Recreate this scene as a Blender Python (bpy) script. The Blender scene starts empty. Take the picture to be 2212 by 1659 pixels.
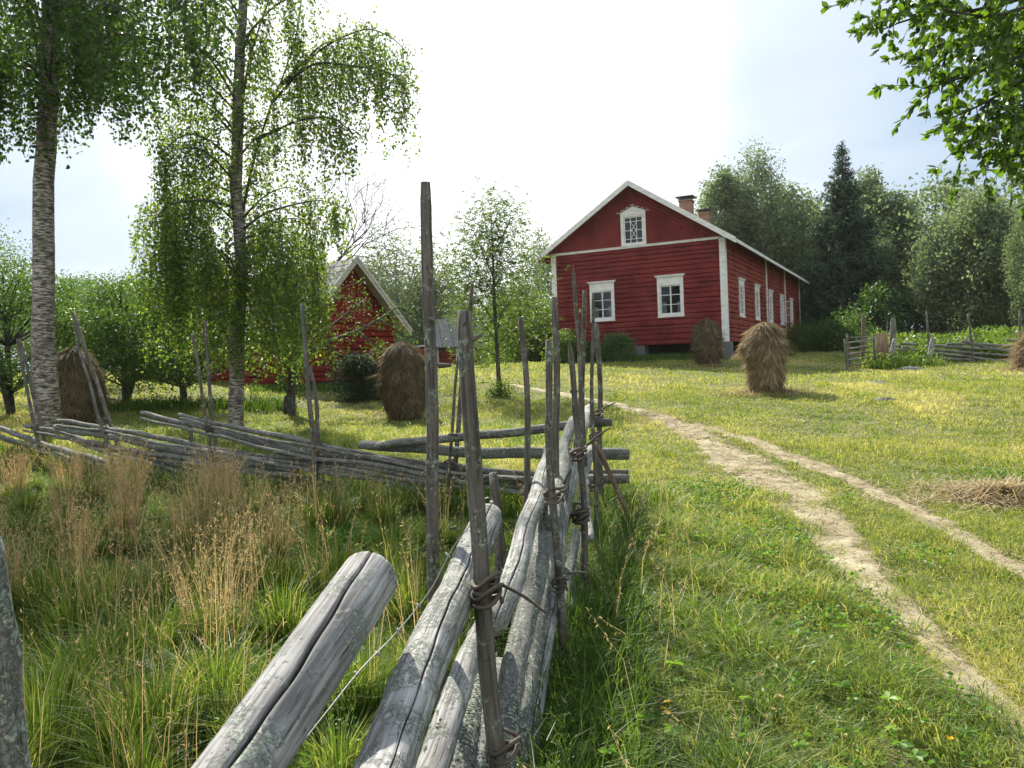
import bpy, math, random
import numpy as np
from mathutils import Vector
random.seed(7); rng=np.random.default_rng(11)
SC=bpy.context.scene; COL=SC.collection
# ---------------------------------------------------------------- camera model (pixels of a 2212 x 1659 picture)
F=1789.;CX=1106.;CY=829.5;CH=1.6
PITCH=math.radians(90-.945);ROLL=math.radians(-2.23)
_Rx=np.array([[1,0,0],[0,math.cos(PITCH),-math.sin(PITCH)],[0,math.sin(PITCH),math.cos(PITCH)]])
_Rz=np.array([[math.cos(ROLL),-math.sin(ROLL),0],[math.sin(ROLL),math.cos(ROLL),0],[0,0,1]])
RM=_Rx@_Rz; CAM=np.array([0,0,CH])
def ray(px,py): return RM@np.array([(px-CX)/F,-(py-CY)/F,-1.])
def at(px,py,Y): r=ray(px,py); return CAM+r*(Y/r[1])
def onwall(px,py,O,d):
    r=ray(px,py); A=np.array([[r[0],-d[0]],[r[1],-d[1]]]); s,t=np.linalg.solve(A,np.array(O[:2])-CAM[:2]); return t, CH+s*r[2]
cd=bpy.data.cameras.new('camera'); cam=bpy.data.objects.new('camera',cd); COL.objects.link(cam)
cd.sensor_width=36; cd.lens=36*F/2212; cd.clip_end=3000; cd.clip_start=.05
from mathutils import Matrix
cam.matrix_world=Matrix.Translation((0,0,CH))@Matrix([list(r) for r in RM]).to_4x4()
SC.camera=cam
# ---------------------------------------------------------------- terrain
CP=[at(*c) for c in [(680,1080,10.1),(90,1005,15.1),(1655,848,22),(1530,790,33),(1578,776,36.5),(1830,801,30),(2100,783,33),(2230,800,28),
 (1800,745,53),(875,908,21.8),(1083,855,25),(510,920,20),(105,942,18),(165,918,21),(659,838,29),(848,824,31.5),(960,789,66),(1200,782,40.5),(20,880,24),(1010,793,50)]]
CP+= [np.array(p) for p in [(0,-6,0),(-8,-6,0),(8,-6,0),(0,3,0),(-3,3,0),(4,3,0),(2,8,0),(1.2,10,.06),(5,8.7,.02),(6,4,0),(-5,7,0),(-7,4,0),(14,45,1.9),(22,44,1.9),(40,30,1.5),(60,60,3),(0,95,3.2),(-50,60,2.8),(-35,25,1.3),(-30,5,.3),(30,5,.2),(60,-10,0),(-60,-10,0),(35,80,3.5),(-30,90,3.2)]]
CP=np.array(CP)
def _phi(d2): return .5*d2*np.log(d2+1e-9)
def _fit():
    n=len(CP); D=((CP[:,None,:2]-CP[None,:,:2])**2).sum(-1); K=_phi(D)+np.eye(n)*3.0
    P=np.c_[np.ones(n),CP[:,:2]]; A=np.block([[K,P],[P.T,np.zeros((3,3))]]); return np.linalg.solve(A,np.r_[CP[:,2],0,0,0])
_W=_fit()
def ground(X,Y):
    X=np.atleast_1d(np.asarray(X,float));Y=np.atleast_1d(np.asarray(Y,float))
    xc=np.clip(X,-60,60);yc=np.clip(Y,-10,95); out=np.zeros(len(X))
    for i in range(0,len(X),100000):
        a=xc[i:i+100000];b=yc[i:i+100000]
        D=(a[:,None]-CP[None,:,0])**2+(b[:,None]-CP[None,:,1])**2
        out[i:i+100000]=_phi(D)@_W[:len(CP)]+_W[-3]+_W[-2]*a+_W[-1]*b
    r=np.hypot(X,Y)
    out+= .022*np.sin(X*2.1+.7*np.sin(Y*1.3))*np.sin(Y*1.7+1.1)+.012*np.sin(X*5.3+Y*2.2)*np.sin(Y*4.1-X)
    out+= np.clip(r-120,0,400)*.004
    return out
def gz(x,y): return float(ground(x,y)[0])
def ghit(px,py):
    r=ray(px,py); s=np.geomspace(1.2,110,900)/r[1]; P=CAM[None]+s[:,None]*r[None]; g=ground(P[:,0],P[:,1])
    k=np.argmax(P[:,2]<g); return P[k] if P[k,2]<g[k] else P[-1]
# ---------------------------------------------------------------- objects, groups, meshes
OFF={}
def tag(o,label=None,cat=None,group=None,kind=None):
    if label:o['label']=label
    if cat:o['category']=cat
    if group:o['group']=group
    if kind:o['kind']=kind
    return o
def empty(name,loc,label,cat,group=None):
    o=bpy.data.objects.new(name,None); COL.objects.link(o); o.location=tuple(loc); o.empty_display_size=.2
    OFF[o.name]=np.array(loc,float); return tag(o,label,cat,group)
def copy_tree(o,parent=None):
    c=o.copy(); COL.objects.link(c); c.parent=parent
    for k in o.children: copy_tree(k,c)
    return c
class Acc:
    def __init__(s): s.V=[];s.Q=[];s.T=[];s.n=0;s.t=[];s.w=[]
    def add(s,V,Q=None,T=None,tint=.5,wc=None):
        V=np.asarray(V,float).reshape(-1,3); k=len(V)
        if Q is not None and len(Q): s.Q.append(np.asarray(Q,int).reshape(-1,4)+s.n)
        if T is not None and len(T): s.T.append(np.asarray(T,int).reshape(-1,3)+s.n)
        s.V.append(V); s.t.append(np.broadcast_to(np.asarray(tint,float),(k,)).copy()); s.w.append(V if wc is None else np.asarray(wc,float)); s.n+=k
    def box(s,a,b,tint=.5):
        a=np.array(a,float);b=np.array(b,float)
        V=[(x,y,z) for x in (a[0],b[0]) for y in (a[1],b[1]) for z in (a[2],b[2])]
        s.add(V,[(0,1,3,2),(4,6,7,5),(0,4,5,1),(2,3,7,6),(0,2,6,4),(1,5,7,3)],tint=tint)
    def build(s,name,mat,parent=None,origin=None,smooth=True):
        V=np.concatenate(s.V) if s.V else np.zeros((0,3)); off=np.zeros(3)
        if parent is not None: off=OFF[parent.name]
        elif origin is not None: off=np.array(origin,float)
        V=V-off; Q=np.concatenate(s.Q) if s.Q else np.zeros((0,4),int); T=np.concatenate(s.T) if s.T else np.zeros((0,3),int)
        me=bpy.data.meshes.new(name); me.vertices.add(len(V)); me.vertices.foreach_set('co',V.ravel())
        L=np.concatenate([Q.ravel(),T.ravel()]); me.loops.add(len(L)); me.loops.foreach_set('vertex_index',L.astype(np.int32))
        npoly=len(Q)+len(T); me.polygons.add(npoly)
        st=np.concatenate([np.arange(len(Q))*4,len(Q)*4+np.arange(len(T))*3]); me.polygons.foreach_set('loop_start',st.astype(np.int32))
        me.polygons.foreach_set('use_smooth',np.full(npoly,smooth)); me.update(calc_edges=True)
        a=me.attributes.new('tint','FLOAT','POINT'); a.data.foreach_set('value',np.concatenate(s.t))
        a=me.attributes.new('wc','FLOAT_VECTOR','POINT'); a.data.foreach_set('vector',np.concatenate(s.w).ravel())
        me.materials.append(mat); o=bpy.data.objects.new(name,me); COL.objects.link(o)
        if parent is not None: o.parent=parent; OFF[o.name]=off
        elif origin is not None: o.location=tuple(off); OFF[o.name]=off
        else: OFF[o.name]=np.zeros(3)
        return o
def frames(P):
    P=np.asarray(P,float); T=np.gradient(P,axis=0); T/=np.linalg.norm(T,axis=1)[:,None]+1e-12
    up=np.array([0,0,1.]) if abs(T[0,2])<.85 else np.array([1.,0,0]); N=np.zeros_like(P)
    n=up-T[0]*(up@T[0]); n/=np.linalg.norm(n)
    for i in range(len(P)):
        n=n-T[i]*(n@T[i]); n/=np.linalg.norm(n)+1e-12; N[i]=n
    return T,N,np.cross(T,N)
def resample(P,step):
    P=np.asarray(P,float); d=np.r_[0,np.cumsum(np.linalg.norm(np.diff(P,axis=0),axis=1))]; n=max(2,int(d[-1]/step)+1); s=np.linspace(0,d[-1],n)
    if len(P)>2:   # smooth the corners a little
        Q=np.stack([np.interp(s,d,P[:,k]) for k in range(3)],1)
        for _ in range(3):
            Q[1:-1]=(Q[:-2]+2*Q[1:-1]+Q[2:])/4
        return Q,s
    return np.stack([np.interp(s,d,P[:,k]) for k in range(3)],1),s
def tube(acc,P,r,n=8,step=None,bump=0.,tint=.5,seed=0,cap=True,groove=None,knots=0,point=False):
    if step: P,s=resample(P,step)
    else:
        P=np.asarray(P,float); s=np.r_[0,np.cumsum(np.linalg.norm(np.diff(P,axis=0),axis=1))]
    if step and knots and len(P)>6:
        gb=np.random.default_rng(seed+77); pb=gb.uniform(0,6.28,4); T0_,N0_,B0_=frames(P); am=.012; P=P+N0_*(am*np.sin(s*2.1+pb[0])+am*.5*np.sin(s*5.3+pb[1]))[:,None]+B0_*(am*np.sin(s*1.7+pb[2])+am*.5*np.sin(s*4.4+pb[3]))[:,None]
    m=len(P); r=np.interp(s,np.linspace(0,s[-1],len(np.atleast_1d(r))),np.atleast_1d(r)) if np.ndim(r) else np.full(m,float(r))
    g=np.random.default_rng(seed+5); Tn,N,B=frames(P); th=np.linspace(0,2*np.pi,n,endpoint=False)
    if groove is not None:
        gd=groove[0]; gv=N[m//2]@gd,B[m//2]@gd; ga=math.atan2(gv[1],gv[0]); wd=groove[2]
        near=ga+np.array([-3,-1.6,-1.0,-.55,-.2,.2,.55,1.0,1.6,3])*wd; th=np.sort(np.r_[ga+np.linspace(4*wd,2*np.pi-4*wd,n-10),near])
    n=len(th); rr=np.repeat(r[:,None],n,1)
    if bump:
        ph=g.uniform(0,6.28,8)
        rr=rr*(1+bump*(np.sin(th[None]*2+s[:,None]*1.3+ph[0])*.5+np.sin(th[None]*3+ph[1]+s[:,None]*5)*.35+np.sin(s[:,None]*11+ph[2]+th[None])*.3+g.normal(0,.22,(m,n))))
        for k in range(knots):
            t0=g.uniform(0,2*np.pi);s0=g.uniform(.05,.95)*s[-1]; da=(th[None]-t0+np.pi)%(2*np.pi)-np.pi; rk=g.uniform(.018,.03)
            rr=rr+r[:,None]*g.uniform(.08,.24)*np.exp(-(da*r[:,None]/rk)**2-((s[:,None]-s0)/(rk*1.3))**2)
    if groove is not None:
        wander=ga+.16*np.sin(s*1.9+1)+.05*np.sin(s*9)+.02*np.sin(s*31); da=np.repeat((th[None]-ga+np.pi)%(2*np.pi)-np.pi,m,0)
        rr=rr-r[:,None]*groove[1]*np.exp(-(da/(wd*(.75+.3*np.sin(s[:,None]*2.3))))**4)
    if cap: rr[0]*=.86; rr[-1]*=.86 if not point else .25
    T2=th[None]+(wander-ga)[:,None] if groove is not None else np.repeat(th[None],m,0); Cc,Ss=np.cos(T2),np.sin(T2)
    V=P[:,None]+(rr*Cc)[...,None]*N[:,None]+(rr*Ss)[...,None]*B[:,None]
    so=g.uniform(0,50); wc=np.stack([rr*Cc,rr*Ss,np.repeat(s[:,None]+so,n,1)],-1)
    i=np.arange(m-1)[:,None]*n; j=np.arange(n)[None]; j2=(j+1)%n
    Q=np.stack([i+j,i+j2,i+n+j2,i+n+j],-1).reshape(-1,4); T=None; V=V.reshape(-1,3); wc=wc.reshape(-1,3)
    if cap:
        e=.12*r[0]; V=np.r_[V,[P[0]-Tn[0]*e],[P[-1]+Tn[-1]*(r[-1]*(1.6 if point else .12))]]; wc=np.r_[wc,[[0,0,so]],[[0,0,so+s[-1]]]]; jj=np.arange(n);jn=(jj+1)%n
        T=np.r_[np.stack([jn,jj,np.full(n,m*n)],1),np.stack([(m-1)*n+jj,(m-1)*n+jn,np.full(n,m*n+1)],1)]
    acc.add(V,Q,T,tint,wc)
def unit(v): return v/(np.linalg.norm(v,axis=-1,keepdims=True)+1e-12)
def leaves(acc,P,L,W=.6,dirs=None,tint=None,oval=False,droop=.0,spread=1.):
    P=np.asarray(P,float);n=len(P)
    if n==0:return
    d=rng.normal(size=(n,3))*spread
    if dirs is not None: d=d+dirs
    d[:,2]-=droop; d=unit(d); nn=rng.normal(size=(n,3)); s=unit(np.cross(d,nn)); up=np.cross(s,d)
    L=(L*rng.uniform(.65,1.25,n))[:,None]; w=L*W*.5
    if tint is None: tint=rng.uniform(0,1,n)
    if oval:
        c=[P,P+d*L*.28+s*w*.85+up*L*.05,P+d*L*.62+s*w*.9+up*L*.05,P+d*L,P+d*L*.62-s*w*.9+up*L*.05,P+d*L*.28-s*w*.85+up*L*.05,P+d*L*.35-up*L*.03,P+d*L*.7-up*L*.03]
        V=np.stack(c,1).reshape(-1,3); b=np.arange(n)[:,None]*8
        Q=np.concatenate([b+np.array([[0,1,6,5]])*0+np.array([[6,1,2,7]]),b+np.array([[6,7,4,5]])]); T=np.concatenate([b+np.array([[0,1,6]]),b+np.array([[0,6,5]]),b+np.array([[7,2,3]]),b+np.array([[7,3,4]])])
        acc.add(V,Q,T,np.repeat(tint,8))
    else:
        V=np.stack([P,P+d*L*.45+s*w+up*L*.06,P+d*L,P+d*L*.45-s*w+up*L*.06],1).reshape(-1,3)
        acc.add(V,np.arange(4*n).reshape(-1,4),None,np.repeat(tint,4))
# ---------------------------------------------------------------- materials
class MT:
    def __init__(s,name,rough=.8):
        s.m=bpy.data.materials.new(name); s.m.use_nodes=True; s.t=s.m.node_tree; s.b=s.t.nodes['Principled BSDF']; s.out=s.t.nodes['Material Output']
        s.b.inputs['Roughness'].default_value=rough
    def n(s,ty,**k):
        x=s.t.nodes.new('ShaderNode'+ty)
        for a,v in k.items(): setattr(x,a,v)
        return x
    def l(s,a,b): s.t.links.new(a,b)
    def att(s,name,vec=False): x=s.n('Attribute',attribute_name=name); return x.outputs['Vector' if vec else 'Fac']
    def scale(s,v,sc):
        x=s.n('VectorMath',operation='MULTIPLY'); s.l(v,x.inputs[0]); x.inputs[1].default_value=sc; return x.outputs[0]
    def noise(s,v,scale,detail=4,rough=.55,dist=0.):
        x=s.n('TexNoise'); s.l(v,x.inputs['Vector']); x.inputs['Scale'].default_value=scale; x.inputs['Detail'].default_value=detail; x.inputs['Roughness'].default_value=rough; x.inputs['Distortion'].default_value=dist; return x.outputs['Fac']
    def ramp(s,f,stops,interp='LINEAR'):
        x=s.n('ValToRGB'); x.color_ramp.interpolation=interp; e=x.color_ramp.elements
        while len(e)<len(stops): e.new(.5)
        for i,(p,c) in enumerate(stops):
            e[i].position=p; e[i].color=(c,c,c,1) if np.ndim(c)==0 else (*c,1)
        s.l(f,x.inputs[0]); return x.outputs[0]
    def mix(s,f,a,b,mode='MIX'):
        x=s.n('Mix',data_type='RGBA',blend_type=mode)
        for i,v in ((0,f),(6,a),(7,b)):
            if hasattr(v,'links') : s.l(v,x.inputs[i])
            else: x.inputs[i].default_value=v if np.ndim(v)==0 else (*v,1)
        return x.outputs[2]
    def math(s,op,a,b=0.,c=0.):
        x=s.n('Math',operation=op)
        for i,v in enumerate((a,b,c)):
            if hasattr(v,'links'): s.l(v,x.inputs[i])
            else: x.inputs[i].default_value=v
        return x.outputs[0]
    def bump(s,h,strength=.5,dist=.01):
        x=s.n('Bump'); x.inputs['Strength'].default_value=strength; x.inputs['Distance'].default_value=dist; s.l(h,x.inputs['Height']); s.l(x.outputs[0],s.b.inputs['Normal']); return x
    def base(s,c):
        if hasattr(c,'links'): s.l(c,s.b.inputs['Base Color'])
        else: s.b.inputs['Base Color'].default_value=(*c,1)
    def pos(s): return s.n('NewGeometry').outputs['Position']
def wood(name,dark,light,lichen=.5,bark=0.,warm=None):
    m=MT(name,.85); w=m.att('wc',True)
    streak=m.noise(m.scale(w,(1,1,.05)),75,5,.6); big=m.noise(m.scale(w,(1,1,.35)),9,3)
    c=m.mix(m.ramp(streak,[(.36,0.),(.62,1.)]),dark,light); c=m.mix(m.ramp(big,[(.4,0.),(.65,.55)]),c,tuple(x*.55 for x in dark))
    if warm: c=m.mix(m.ramp(m.noise(m.scale(w,(1,1,.15)),5,2),[(.45,0.),(.7,.6)]),c,warm)
    crk=m.ramp(m.noise(m.scale(w,(1,1,.02)),38,2,.5,.6),[(.485,0.),(.5,1.),(.515,0.)]); crk=m.mix(m.ramp(m.noise(w,6,2),[(.45,0.),(.6,1.)]),(0,0,0),crk)
    c=m.mix(m.math('MULTIPLY',crk,.85),c,(.015,.013,.012))
    lv=m.noise(w,42,6,.7,.4); la=m.noise(w,7,3,.6); lm=m.math('MULTIPLY',m.ramp(lv,[(.47,0.),(.56,1.)]),m.ramp(la,[(.62-.3*lichen,0.),(.72-.3*lichen,1.)]))
    lc=m.ramp(m.noise(w,120,2),[(.3,(.10,.12,.09)),(.55,(.30,.34,.28)),(.8,(.42,.42,.30))])
    c=m.mix(lm,c,lc)
    sp=m.ramp(m.noise(w,55,3,.6),[(.63,0.),(.7,1.)]); c=m.mix(m.math('MULTIPLY',sp,.75),c,(.03,.028,.025))
    m.base(c); h=m.math('ADD',m.math('MULTIPLY',streak,.5),m.math('MULTIPLY',lm,.8+bark)); h=m.math('SUBTRACT',h,crk); m.bump(h,.8,.006+bark*.01); return m.m
def leafmat(name,stops,trans=.5,tcol=(1.3,1.5,.5),rough=.45,spec=.5):
    m=MT(name,rough); c=m.ramp(m.att('tint'),stops); oi=m.n('ObjectInfo').outputs['Random']
    c=m.mix(m.math('MULTIPLY',oi,.25),c,m.mix(1.,c,(.75,.85,.7),'MULTIPLY')); m.base(c); m.b.inputs['Specular IOR Level'].default_value=spec
    t=m.n('BsdfTranslucent'); m.l(m.mix(1.,c,tcol,'MULTIPLY'),t.inputs['Color']); x=m.n('MixShader'); x.inputs[0].default_value=trans
    m.l(m.b.outputs[0],x.inputs[1]); m.l(t.outputs[0],x.inputs[2]); m.l(x.outputs[0],m.out.inputs['Surface']); return m.m
def paint(name,col,rough=.6,dirt=.25,dcol=(.2,.18,.15),stretch=(1,1,3)):
    m=MT(name,rough); p=m.pos(); n1=m.noise(m.scale(p,stretch),3,5,.65); c=m.mix(m.ramp(n1,[(.42,0.),(.75,dirt)]),col,dcol); m.base(c); m.bump(m.noise(p,60,3),.25,.004); return m.m
def redwood(name,a,b,c3):
    m=MT(name,.85); p=m.pos(); n1=m.noise(m.scale(p,(.35,.35,7)),3,5,.65); n2=m.noise(p,.9,4,.6); n3=m.noise(m.scale(p,(1,1,9)),14,3,.6)
    c=m.mix(m.ramp(n1,[(.35,0.),(.65,1.)]),a,b); c=m.mix(m.ramp(n2,[(.42,0.),(.62,.85)]),c,c3); c=m.mix(m.ramp(m.noise(m.scale(p,(1,1,.4)),1.7,5,.7),[(.52,0.),(.72,.2)]),c,(.30,.12,.09)); c=m.mix(m.ramp(n3,[(.6,0.),(.75,.5)]),c,tuple(x*.45 for x in a))
    m.base(c); m.b.inputs['Specular IOR Level'].default_value=.15; m.bump(n3,.6,.01); return m.m
M={}
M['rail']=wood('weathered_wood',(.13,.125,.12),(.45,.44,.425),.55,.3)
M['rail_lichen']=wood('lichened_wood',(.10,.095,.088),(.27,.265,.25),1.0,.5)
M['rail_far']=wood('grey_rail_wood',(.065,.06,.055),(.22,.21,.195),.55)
M['log']=wood('cracked_log_wood',(.14,.135,.13),(.45,.44,.43),.4)
M['lichen']=leafmat('lichen_crust',[(0.,(.10,.11,.08)),(.5,(.27,.30,.25)),(1.,(.42,.44,.36))],.1,(1,1,1),.9,.1)
M['pole']=wood('pole_wood',(.055,.047,.04),(.175,.155,.135),.4,0,(.095,.07,.045))
M['brownwood']=wood('brown_wood',(.10,.058,.034),(.24,.145,.09),.1)
M['withe']=wood('withe_wood',(.05,.04,.032),(.14,.11,.085),.0)
M['bark']=wood('dark_bark',(.03,.026,.022),(.10,.088,.075),.3,.8)
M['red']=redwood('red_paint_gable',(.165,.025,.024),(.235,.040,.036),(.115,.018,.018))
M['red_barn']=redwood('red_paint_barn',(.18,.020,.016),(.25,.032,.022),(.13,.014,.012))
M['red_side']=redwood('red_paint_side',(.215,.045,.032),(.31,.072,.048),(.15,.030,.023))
M['white']=paint('white_paint',(.76,.76,.74),.55,.5,(.30,.27,.22))
M['agedwhite']=paint('aged_white_paint',(.50,.48,.42),.7,.7)
M['stone']=None
def birchbark():
    m=MT('birch_bark',.75); w=m.att('wc',True); a=m.noise(m.scale(w,(.9,.9,4.5)),7,5,.65,.5); b=m.noise(w,3.2,5,.65); f=m.noise(m.scale(w,(1,1,6)),40,3)
    c=m.ramp(a,[(.42,(.03,.026,.024)),(.49,(.16,.14,.125)),(.57,(.42,.38,.34)),(.8,(.56,.52,.48))]); c=m.mix(m.ramp(b,[(.5,0.),(.66,.8)]),c,(.09,.08,.07)); c=m.mix(m.ramp(f,[(.55,0.),(.7,.6)]),c,(.10,.085,.075))
    m.base(c); m.bump(a,.7,.01); return m.m
M['birch']=birchbark()
def stone():
    m=MT('granite',.85); p=m.pos(); c=m.ramp(m.noise(p,45,4,.7),[(.3,(.07,.07,.07)),(.6,(.15,.15,.15)),(.8,(.25,.245,.24))]); c=m.mix(m.ramp(m.noise(p,3,3),[(.5,0.),(.7,.6)]),c,(.16,.17,.13)); m.base(c); m.bump(m.noise(p,12,5,.7),.8,.03); return m.m
M['stone']=stone()
def brick():
    m=MT('brick',.9); x=m.n('TexBrick'); m.l(m.n('TexCoord').outputs['Object'],x.inputs['Vector'])
    g=m.n('Mapping'); g.inputs['Rotation'].default_value=(math.pi/2,0,0); m.l(m.n('TexCoord').outputs['Object'],g.inputs[0]); m.l(g.outputs[0],x.inputs['Vector'])
    x.inputs['Color1'].default_value=(.30,.10,.06,1);x.inputs['Color2'].default_value=(.40,.17,.10,1);x.inputs['Mortar'].default_value=(.3,.26,.23,1);x.inputs['Scale'].default_value=1;x.inputs['Brick Width'].default_value=.27;x.inputs['Row Height'].default_value=.085;x.inputs['Mortar Size'].default_value=.012
    m.base(m.mix(m.ramp(m.noise(m.pos(),8,4),[(.4,0.),(.7,.5)]),x.outputs[0],(.14,.07,.05))); return m.m
M['brick']=brick()
M['dark']=paint('dark_metal',(.04,.04,.045),.5,.2)
M['crawl']=paint('dark_boards',(.025,.022,.02),.95,.2)
def shingle():
    m=MT('grey_shingles',.8); p=m.pos(); n1=m.noise(m.scale(p,(1,1,6)),6,5,.7); n2=m.noise(p,1.3,4,.6)
    c=m.mix(m.ramp(n1,[(.35,0.),(.65,1.)]),(.10,.098,.095),(.26,.255,.25)); c=m.mix(m.ramp(n2,[(.5,0.),(.7,.6)]),c,(.12,.14,.07)); m.base(c); m.bump(n1,.9,.03); return m.m
M['shingle']=shingle()
def glass():
    m=MT('window_glass',.08); m.base((.02,.025,.035)); m.b.inputs['Specular IOR Level'].default_value=.8
    g=m.n('BsdfGlossy'); g.inputs['Roughness'].default_value=.04; g.inputs['Color'].default_value=(.85,.9,1,1); t=m.n('BsdfTransparent'); t.inputs[0].default_value=(.75,.8,.82,1); x=m.n('MixShader'); fr=m.n('Fresnel'); fr.inputs[0].default_value=1.55
    m.l(m.math('MULTIPLY',fr.outputs[0],.6),x.inputs[0]); m.l(t.outputs[0],x.inputs[1]); m.l(g.outputs[0],x.inputs[2]); m.l(x.outputs[0],m.out.inputs['Surface']); return m.m
M['glass']=glass()
def clothm(name,c):
    m=MT(name,.8); m.base(c); t=m.n('BsdfTranslucent'); t.inputs[0].default_value=(*c,1); x=m.n('MixShader'); x.inputs[0].default_value=.4; m.l(m.b.outputs[0],x.inputs[1]); m.l(t.outputs[0],x.inputs[2]); m.l(x.outputs[0],m.out.inputs['Surface']); return m.m
M['curtain']=clothm('curtain_cloth',(.75,.74,.72)); M['petal_red']=clothm('red_petals',(.55,.03,.04)); M['petal_yellow']=clothm('yellow_petals',(.8,.5,.02)); M['petal_white']=clothm('white_petals',(.75,.75,.7))
M['clay']=paint('clay_pot',(.28,.11,.06),.8,.1)
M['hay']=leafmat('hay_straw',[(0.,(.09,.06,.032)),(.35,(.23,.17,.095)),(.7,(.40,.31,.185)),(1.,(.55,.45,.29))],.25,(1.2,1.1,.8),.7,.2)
M['hay_dark']=leafmat('dark_hay',[(0.,(.05,.037,.02)),(.4,(.14,.105,.058)),(.8,(.25,.20,.12)),(1.,(.36,.30,.19))],.25,(1.2,1.1,.8),.7,.2)  # same straw hues as the other hay, in darker tones
M['birchleaf']=leafmat('birch_leaves',[(0.,(.05,.09,.02)),(.5,(.11,.18,.032)),(.9,(.20,.28,.05)),(1.,(.36,.34,.05))],.55,(1.6,1.6,.8))
M['birchdark']=leafmat('dark_birch_leaves',[(0.,(.03,.065,.016)),(.6,(.065,.12,.026)),(1.,(.12,.19,.04))],.5,(1.5,1.6,.7))
M['appleleaf']=leafmat('apple_leaves',[(0.,(.045,.08,.024)),(.5,(.08,.135,.038)),(1.,(.14,.20,.06))],.45,(1.5,1.7,.6),.5,.45)
M['rowanleaf']=leafmat('rowan_leaves',[(0.,(.04,.075,.018)),(.5,(.08,.13,.028)),(1.,(.16,.20,.04))],.5,(1.5,1.6,.7))
M['bushleaf']=leafmat('sunny_bush_leaves',[(0.,(.05,.085,.016)),(.5,(.10,.16,.025)),(1.,(.20,.26,.045))],.5,(1.4,1.5,.7))
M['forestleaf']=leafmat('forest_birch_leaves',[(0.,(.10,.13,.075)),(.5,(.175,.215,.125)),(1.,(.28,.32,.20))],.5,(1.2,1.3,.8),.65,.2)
M['spruce']=leafmat('spruce_needles',[(0.,(.028,.05,.03)),(.6,(.05,.085,.045)),(1.,(.09,.13,.07))],.2,(1.2,1.3,.8),.6,.3)
M['juniper']=leafmat('juniper_needles',[(0.,(.008,.02,.008)),(.6,(.018,.04,.015)),(1.,(.04,.075,.025))],.12,(1.2,1.3,.8),.6,.3)
M['fgleaf']=leafmat('cherry_leaves',[(0.,(.04,.08,.012)),(.5,(.08,.14,.02)),(1.,(.14,.21,.03))],.5,(1.6,1.75,.6),.3,.7)
M['grass']=leafmat('grass_blades',[(0.,(.03,.065,.012)),(.3,(.11,.19,.03)),(.55,(.24,.29,.06)),(.78,(.42,.41,.12)),(1.,(.60,.52,.27))],.48,(1.3,1.3,.7),.5,.4)
M['straw']=leafmat('dry_stalks',[(0.,(.24,.17,.08)),(.5,(.44,.33,.18)),(1.,(.62,.51,.32))],.45,(1.2,1.1,.8),.6,.3)
M['weed']=leafmat('weed_leaves',[(0.,(.06,.12,.025)),(.6,(.12,.22,.045)),(1.,(.22,.33,.08))],.4,(1.5,1.6,.6),.5,.3)
M['wire']=paint('galvanised_wire',(.35,.36,.36),.4,.3)
def soil():
    m=MT('meadow_soil',.95); p=m.pos(); a=m.noise(p,1.1,5,.6); b=m.noise(p,26,5,.7)
    c=m.ramp(a,[(.35,(.10,.12,.03)),(.5,(.17,.18,.05)),(.65,(.28,.24,.10))]); c=m.mix(m.ramp(b,[(.35,.65),(.6,0.)]),c,(.04,.035,.018)); m.base(c); m.bump(b,1.,.04); return m.m
M['soil']=soil()
def pathm():
    m=MT('trodden_path',.95); p=m.pos(); a=m.noise(p,2.2,5,.65); b=m.noise(p,34,5,.75); s=m.noise(p,160,3,.7)
    c=m.ramp(a,[(.35,(.24,.19,.12)),(.5,(.38,.32,.20)),(.64,(.52,.46,.31))]); c=m.mix(m.ramp(m.noise(p,9,4,.6),[(.45,0.),(.7,.55)]),c,(.16,.15,.055)); c=m.mix(m.ramp(b,[(.3,.35),(.5,0.)]),c,(.13,.10,.06)); c=m.mix(m.ramp(s,[(.60,0.),(.72,.6)]),c,(.55,.49,.36)); m.base(c); m.bump(s,.8,.012); return m.m
M['path']=pathm()
# ---------------------------------------------------------------- world and sun
AZ=math.radians(-20); EL=math.radians(40)
SD=np.array([math.sin(AZ)*math.cos(EL),math.cos(AZ)*math.cos(EL),math.sin(EL)])
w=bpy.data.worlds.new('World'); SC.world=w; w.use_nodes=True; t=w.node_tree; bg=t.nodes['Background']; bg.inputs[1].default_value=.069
class WT(MT):
    def __init__(s,t): s.t=t
wt=WT(t); sky=wt.n('TexSky',sky_type='NISHITA'); sky.sun_disc=False; sky.sun_elevation=EL; sky.sun_rotation=AZ; sky.air_density=1.; sky.dust_density=1.5
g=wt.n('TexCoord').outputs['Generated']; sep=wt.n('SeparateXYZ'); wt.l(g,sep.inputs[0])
zz=wt.math('ADD',wt.math('MAXIMUM',sep.outputs[2],.0),.22); cmb=wt.n('CombineXYZ'); wt.l(wt.math('DIVIDE',sep.outputs[0],zz),cmb.inputs[0]); wt.l(wt.math('DIVIDE',sep.outputs[1],zz),cmb.inputs[1]); cmb.inputs[2].default_value=3.7
cl=wt.noise(cmb.outputs[0],1.15,6,.55,.3)
dp=wt.n('VectorMath',operation='DOT_PRODUCT'); wt.l(g,dp.inputs[0]); dp.inputs[1].default_value=tuple(unit(np.array([math.sin(math.radians(-5)),math.cos(math.radians(-5)),.30])))
near=wt.ramp(dp.outputs['Value'],[(.80,0.),(.93,.30),(.985,1.)],'EASE')
cf=wt.ramp(wt.math('ADD',cl,wt.math('MULTIPLY',near,.55)),[(.44,.05),(.58,.6),(.78,1.)])
ccol=wt.mix(near,(5.0,5.9,6.9),(11,11.2,11.4))
bl=wt.mix(.85,sky.outputs[0],(3.0,4.3,5.9))
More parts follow.
